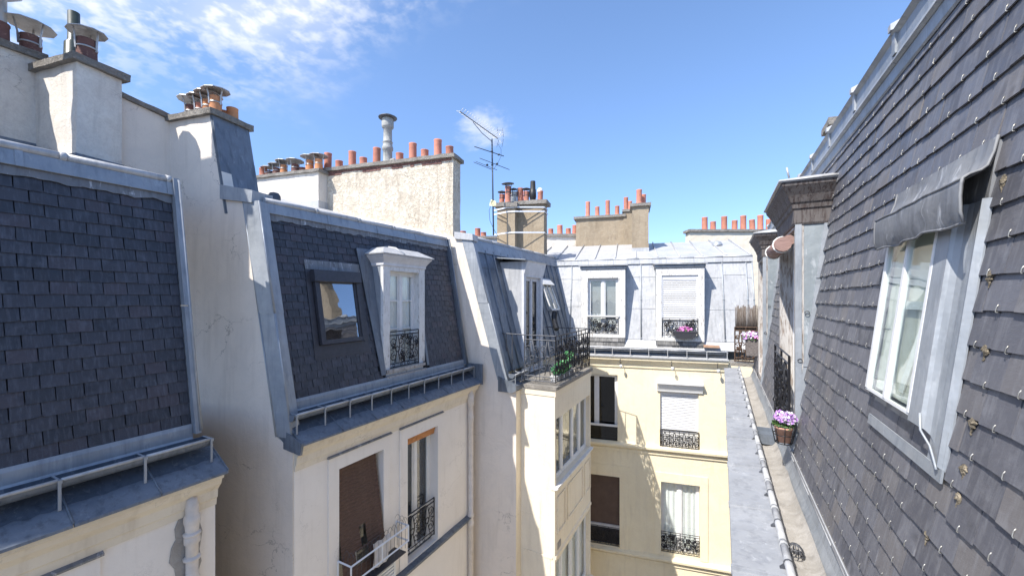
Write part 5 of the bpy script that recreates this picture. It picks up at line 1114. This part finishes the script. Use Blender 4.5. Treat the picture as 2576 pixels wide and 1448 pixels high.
# clay pot in a wire holder hung at the near dormer
pc = Vector((.575, 5.02, -1.50))
FP = root('flower_pot', tuple(pc), 'clay pot of mauve pansies in a wire holder above the right gutter', 'flower pot')
m = MB(); m.lathe(pc, [(.001, 0), (.058, 0), (.076, .13), (.083, .13), (.086, .165), (.074, .165), (.070, .12), (.001, .12)], 18); m.build('pot', 'terra_pot', FP)
m = MB()
for z, r_ in ((-.012, .07), (.08, .095), (.17, .110)): m.tube([pc + Vector((r_ * math.cos(k * .5236), r_ * math.sin(k * .5236), z)) for k in range(13)], .005, 4)
for k in range(8): a = k * .7854; m.tube([pc + Vector((.075 * math.cos(a), .075 * math.sin(a), -.012)), pc + Vector((.110 * math.cos(a), .110 * math.sin(a), .17))], .0045, 4)
m.tube([pc + Vector((-.075, 0, -.012)), pc + Vector((.075, 0, -.012))], .005, 4); m.tube([pc + Vector((.105, .02, .17)), pc + Vector((.14, .14, .20)), pc + Vector((.10, .22, .19))], .006, 4); m.build('wire_holder', 'iron', FP)
blossoms(FP, pc + Vector((0, 0, .19)), .095, .095, .07, 130, [('leaf', 1.)], .020, 'leaves')
blossoms(FP, pc + Vector((.01, .0, .245)), .105, .10, .075, 230, [('mauve', .75), ('petal_white', .45)], .0145)
# wicker planter at the far right
r_ = ray(1898, 875); pc = r_ * (10.55 / r_.y)
WP = root('wicker_planter', tuple(pc + Vector((0, 0, -.18))), 'grey wicker planter with pink and white flowers, beside the rusty guard', 'planter')
m = MB(); hw, hd, hh = .165, .12, .17
m.hexa([pc + Vector((x, y, -hh)) for x, y in ((-hw, -hd), (hw, -hd), (hw, hd), (-hw, hd))] + [pc + Vector((x * 1.06, y * 1.06, hh)) for x, y in ((-hw, -hd), (hw, -hd), (hw, hd), (-hw, hd))])
for i in range(9):
    for j in range(10): 
        x = -hw + .018 + i * .037; z = -hh + .02 + j * .034; o_ = .010 if (i + j) % 2 else .004
        m.hexa([pc + Vector((x - .018 + a, -hd - .006 * (z + hh) / hh - (o_ if b else 0), z + c)) for a, b, c in ((0, 1, 0), (.036, 1, 0), (.036, 0, 0), (0, 0, 0), (0, 1, .030), (.036, 1, .030), (.036, 0, .030), (0, 0, .030))])
m.build('basket', 'wicker', WP)
blossoms(WP, pc + Vector((-.04, -.04, .22)), .20, .13, .09, 120, [('leaf', 1.)], .030, 'leaves')
blossoms(WP, pc + Vector((-.05, -.06, .26)), .24, .14, .11, 110, [('mauve', .6), ('pink', .35), ('petal_white', .5)], .028)
# dark flower box below the shuttered dormer
s_, z_ = fx(1722, 850, .12); pc = FF.pt(s_, .12, z_)
FB = root('flower_box', tuple(pc), 'dark flower box with pink blooms hanging under the shuttered white dormer', 'planter')
m = MB(); q_ = lambda a, d_, z: FF.pt(s_ + a, .12 + d_, z_ + z)
m.hexa([q_(-.26, -.08, -.02), q_(.26, -.08, -.02), q_(.24, .08, -.02), q_(-.24, .08, -.02), q_(-.38, -.10, .20), q_(.38, -.10, .20), q_(.38, .12, .20), q_(-.38, .12, .20)]); m.hexa([q_(-.40, -.11, .20), q_(.40, -.11, .20), q_(.40, .13, .20), q_(-.40, .13, .20), q_(-.40, -.11, .235), q_(.40, -.11, .235), q_(.40, .13, .235), q_(-.40, .13, .235)]); m.build('box', 'plastic', FB)
blossoms(FB, q_(-.02, .0, .28), .22, .10, .12, 46, [('pink', 1.)], .045); blossoms(FB, q_(-.02, .0, .24), .22, .1, .06, 30, [('leaf', 1.)], .04, 'leaves')
# reed screen above the rusty guard
m = MB(); RS = Frame((0, 11.32), (1, 0), (0, -1)); s0_, zb0 = at(RS, 1850, 822); s1_, zt0 = at(RS, 1906, 772)
n = 46
for i in range(n):
    a = s0_ + (s1_ - s0_) * i / n; top = zt0 + random.uniform(-.05, .06); lean = random.uniform(-.01, .01)
    m.tube([RS.pt(a, random.uniform(-.006, .006), zb0 - .1), RS.pt(a + lean, random.uniform(-.01, .01), top)], random.uniform(.005, .009), 4)
tag(m.build('reed_screen', 'reed'), 'frayed brown reed screen standing above the rusty guard', 'screen')
# rolled and hanging blinds
m = MB(); n = 12
for k in range(2): pass
m.tube([FR.pt(5.28, -.60, .60), FR.pt(6.32, -.60, .60)], .082, 12); m.tube([FR.pt(5.30, -.655, .64), FR.pt(6.30, -.655, .64)], .06, 10)
bb = m.build('rolled_blind', 'bamboo')
tag(bb, 'rolled bamboo blind, bulky, under the dark dormer cornice at right', 'blind')
m = MB()
for a in (5.36, 6.2): m.tube([FR.pt(a, -.60 + .088 * math.cos(t), .60 + .088 * math.sin(t)) for t in [k * .5236 for k in range(13)]], .008, 4)
link('cord', m.mesh('cord', M['curtain']), bb)
m = MB(); s0_, s1_, ztop, zbot = W1[0] + .01, W1[1] - .10, -2.75, -4.62; rows = 60; cols = 7; L_ = []
for j in range(rows + 1):
    t = j / rows; out = .0 if t < .1 else .24 * ((t - .1) / .9) ** 1.3; zig = .004 if j % 2 else -.004
    L_.append([FL.pt(s0_ + (s1_ - s0_ + .10 * t) * i / cols + .012 * math.sin(t * 5 + i), WALL - .09 + out + zig + .012 * math.sin(i * 1.9 + t * 3), ztop + (zbot - ztop) * t + .018 * math.sin(i * .8 + 1)) for i in range(cols + 1)])
fc = []
for j in range(rows):
    for i in range(cols):
        if (i == 3 and 34 < j < 54 and j != 46) or (i == 2 and 45 < j < 54 and j != 46): continue
        m.add([L_[j][i], L_[j][i + 1], L_[j + 1][i + 1], L_[j + 1][i]], [(0, 1, 2, 3)])
m.tube([L_[0][0], L_[0][-1]], .018, 6)
tag(m.build('reed_blind', 'brown_blind'), 'torn brown reed blind hanging outside a window over a white guard', 'blind')
m = MB(); m.tube([FL.pt(W2[0] + .02, WALL - .08, W2[3] - .05), FL.pt(W2[1] - .02, WALL - .08, W2[3] - .05)], .05, 10); m.add([FL.pt(W2[0] + .02, WALL - .05, W2[3] - .05), FL.pt(W2[1] - .02, WALL - .05, W2[3] - .05), FL.pt(W2[1] - .02, WALL - .06, W2[3] - .17), FL.pt(W2[0] + .02, WALL - .06, W2[3] - .16)], [(0, 1, 2, 3)])
tag(m.build('rolled_blind', 'orange_roll'), 'thin orange rolled blind at the head of the window with black scroll railing', 'blind')
# cloth behind the guard
m = MB(); L_ = []
for j in range(9):
    L_.append([FL.pt(4.86 + i * .045, WALL + .24 + .02 * math.sin(i * 1.7 + j * .5) + .015 * noise.noise(Vector((i, j, 0))), -4.16 - j * .055 + .03 * noise.noise(Vector((i * .4, 7, 1)))) for i in range(9)])
m.loops(L_, False, True); m.loops([[p + Vector((.006, 0, 0)) for p in l] for l in L_], False, True); tag(m.build('hanging_cloth', 'cloth'), 'crumpled whitish cloth hung behind the white window guard', 'cloth')
# gutter strainer
sc_ = hit_z(2003, 1375, -1.80); m = MB(); cc = Vector((.47, sc_.y, -1.845)); rad = .055
for k in range(6):
    a = k * .5236; m.tube([cc + Vector((rad * math.cos(a) * math.cos(t), rad * math.sin(a) * math.cos(t), rad * 1.25 * math.sin(t))) for t in [-.5 + q * .365 for q in range(11)]], .0035, 4)
m.tube([cc + Vector((rad * math.cos(k * .5236), rad * math.sin(k * .5236), 0)) for k in range(13)], .0035, 4)
m.tube([cc + Vector((rad * .8 * math.cos(k * .5236), rad * .8 * math.sin(k * .5236), .04)) for k in range(13)], .003, 4)
tag(m.build('gutter_strainer', 'iron_grey'), 'wire balloon strainer sitting in the right gutter', 'strainer')
# black hose
m = MB(); ps = [ray(1395, 785), ray(1393, 800), ray(1396, 815), ray(1400, 828)]; pts = []; rr_ = []
for i in range(25):
    t = i / 24 * 3; a = int(min(t, 2)); r_ = ps[a].lerp(ps[a + 1], t - a); pts.append(r_ * (11.9 - .5 * i / 24)); rr_.append(.085 if i % 2 else .066)
m.tube(pts, rr_, 10, False); tag(m.build('ventilation_hose', 'rubber'), 'black corrugated hose hanging on the ribbed zinc roof', 'hose')
# green plant on the balcony
pc = Vector((-3.80, 10.0, -1.96)); GP = root('potted_plant', (-3.80, 10.0, -2.13), 'bright green leafy plants along the foot of the balcony railing', 'plant')
m = MB(); m.hexa([(-3.88, 9.5, -2.128), (-3.70, 9.5, -2.128), (-3.70, 10.7, -2.128), (-3.88, 10.7, -2.128), (-3.90, 9.48, -1.98), (-3.68, 9.48, -1.98), (-3.68, 10.72, -1.98), (-3.90, 10.72, -1.98)]); m.build('trough', 'white', GP)
blossoms(GP, (-3.79, 10.0, -1.86), .14, .55, .16, 170, [('leaf_bright', 1.)], .06, 'leaves'); blossoms(GP, (-3.79, 10.6, -1.70), .12, .18, .24, 60, [('leaf_bright', 1.)], .06, 'leaves')
# loose clay tile on the far gutter
s_, z_ = fx(1790, 872, .08); m = MB(); m.rough([FF.pt(s_ - .24, .0, z_ - .02), FF.pt(s_ + .24, .0, z_ - .02), FF.pt(s_ + .24, .16, z_ - .02), FF.pt(s_ - .24, .16, z_ - .02), FF.pt(s_ - .24, .0, z_ + .05), FF.pt(s_ + .24, .0, z_ + .05), FF.pt(s_ + .20, .16, z_ + .05), FF.pt(s_ - .20, .16, z_ + .05)], 5, 3, 2, .01)
tag(m.build('clay_tile', 'brick'), 'loose clay tile lying at the foot of the sunlit zinc mansard', 'tile')
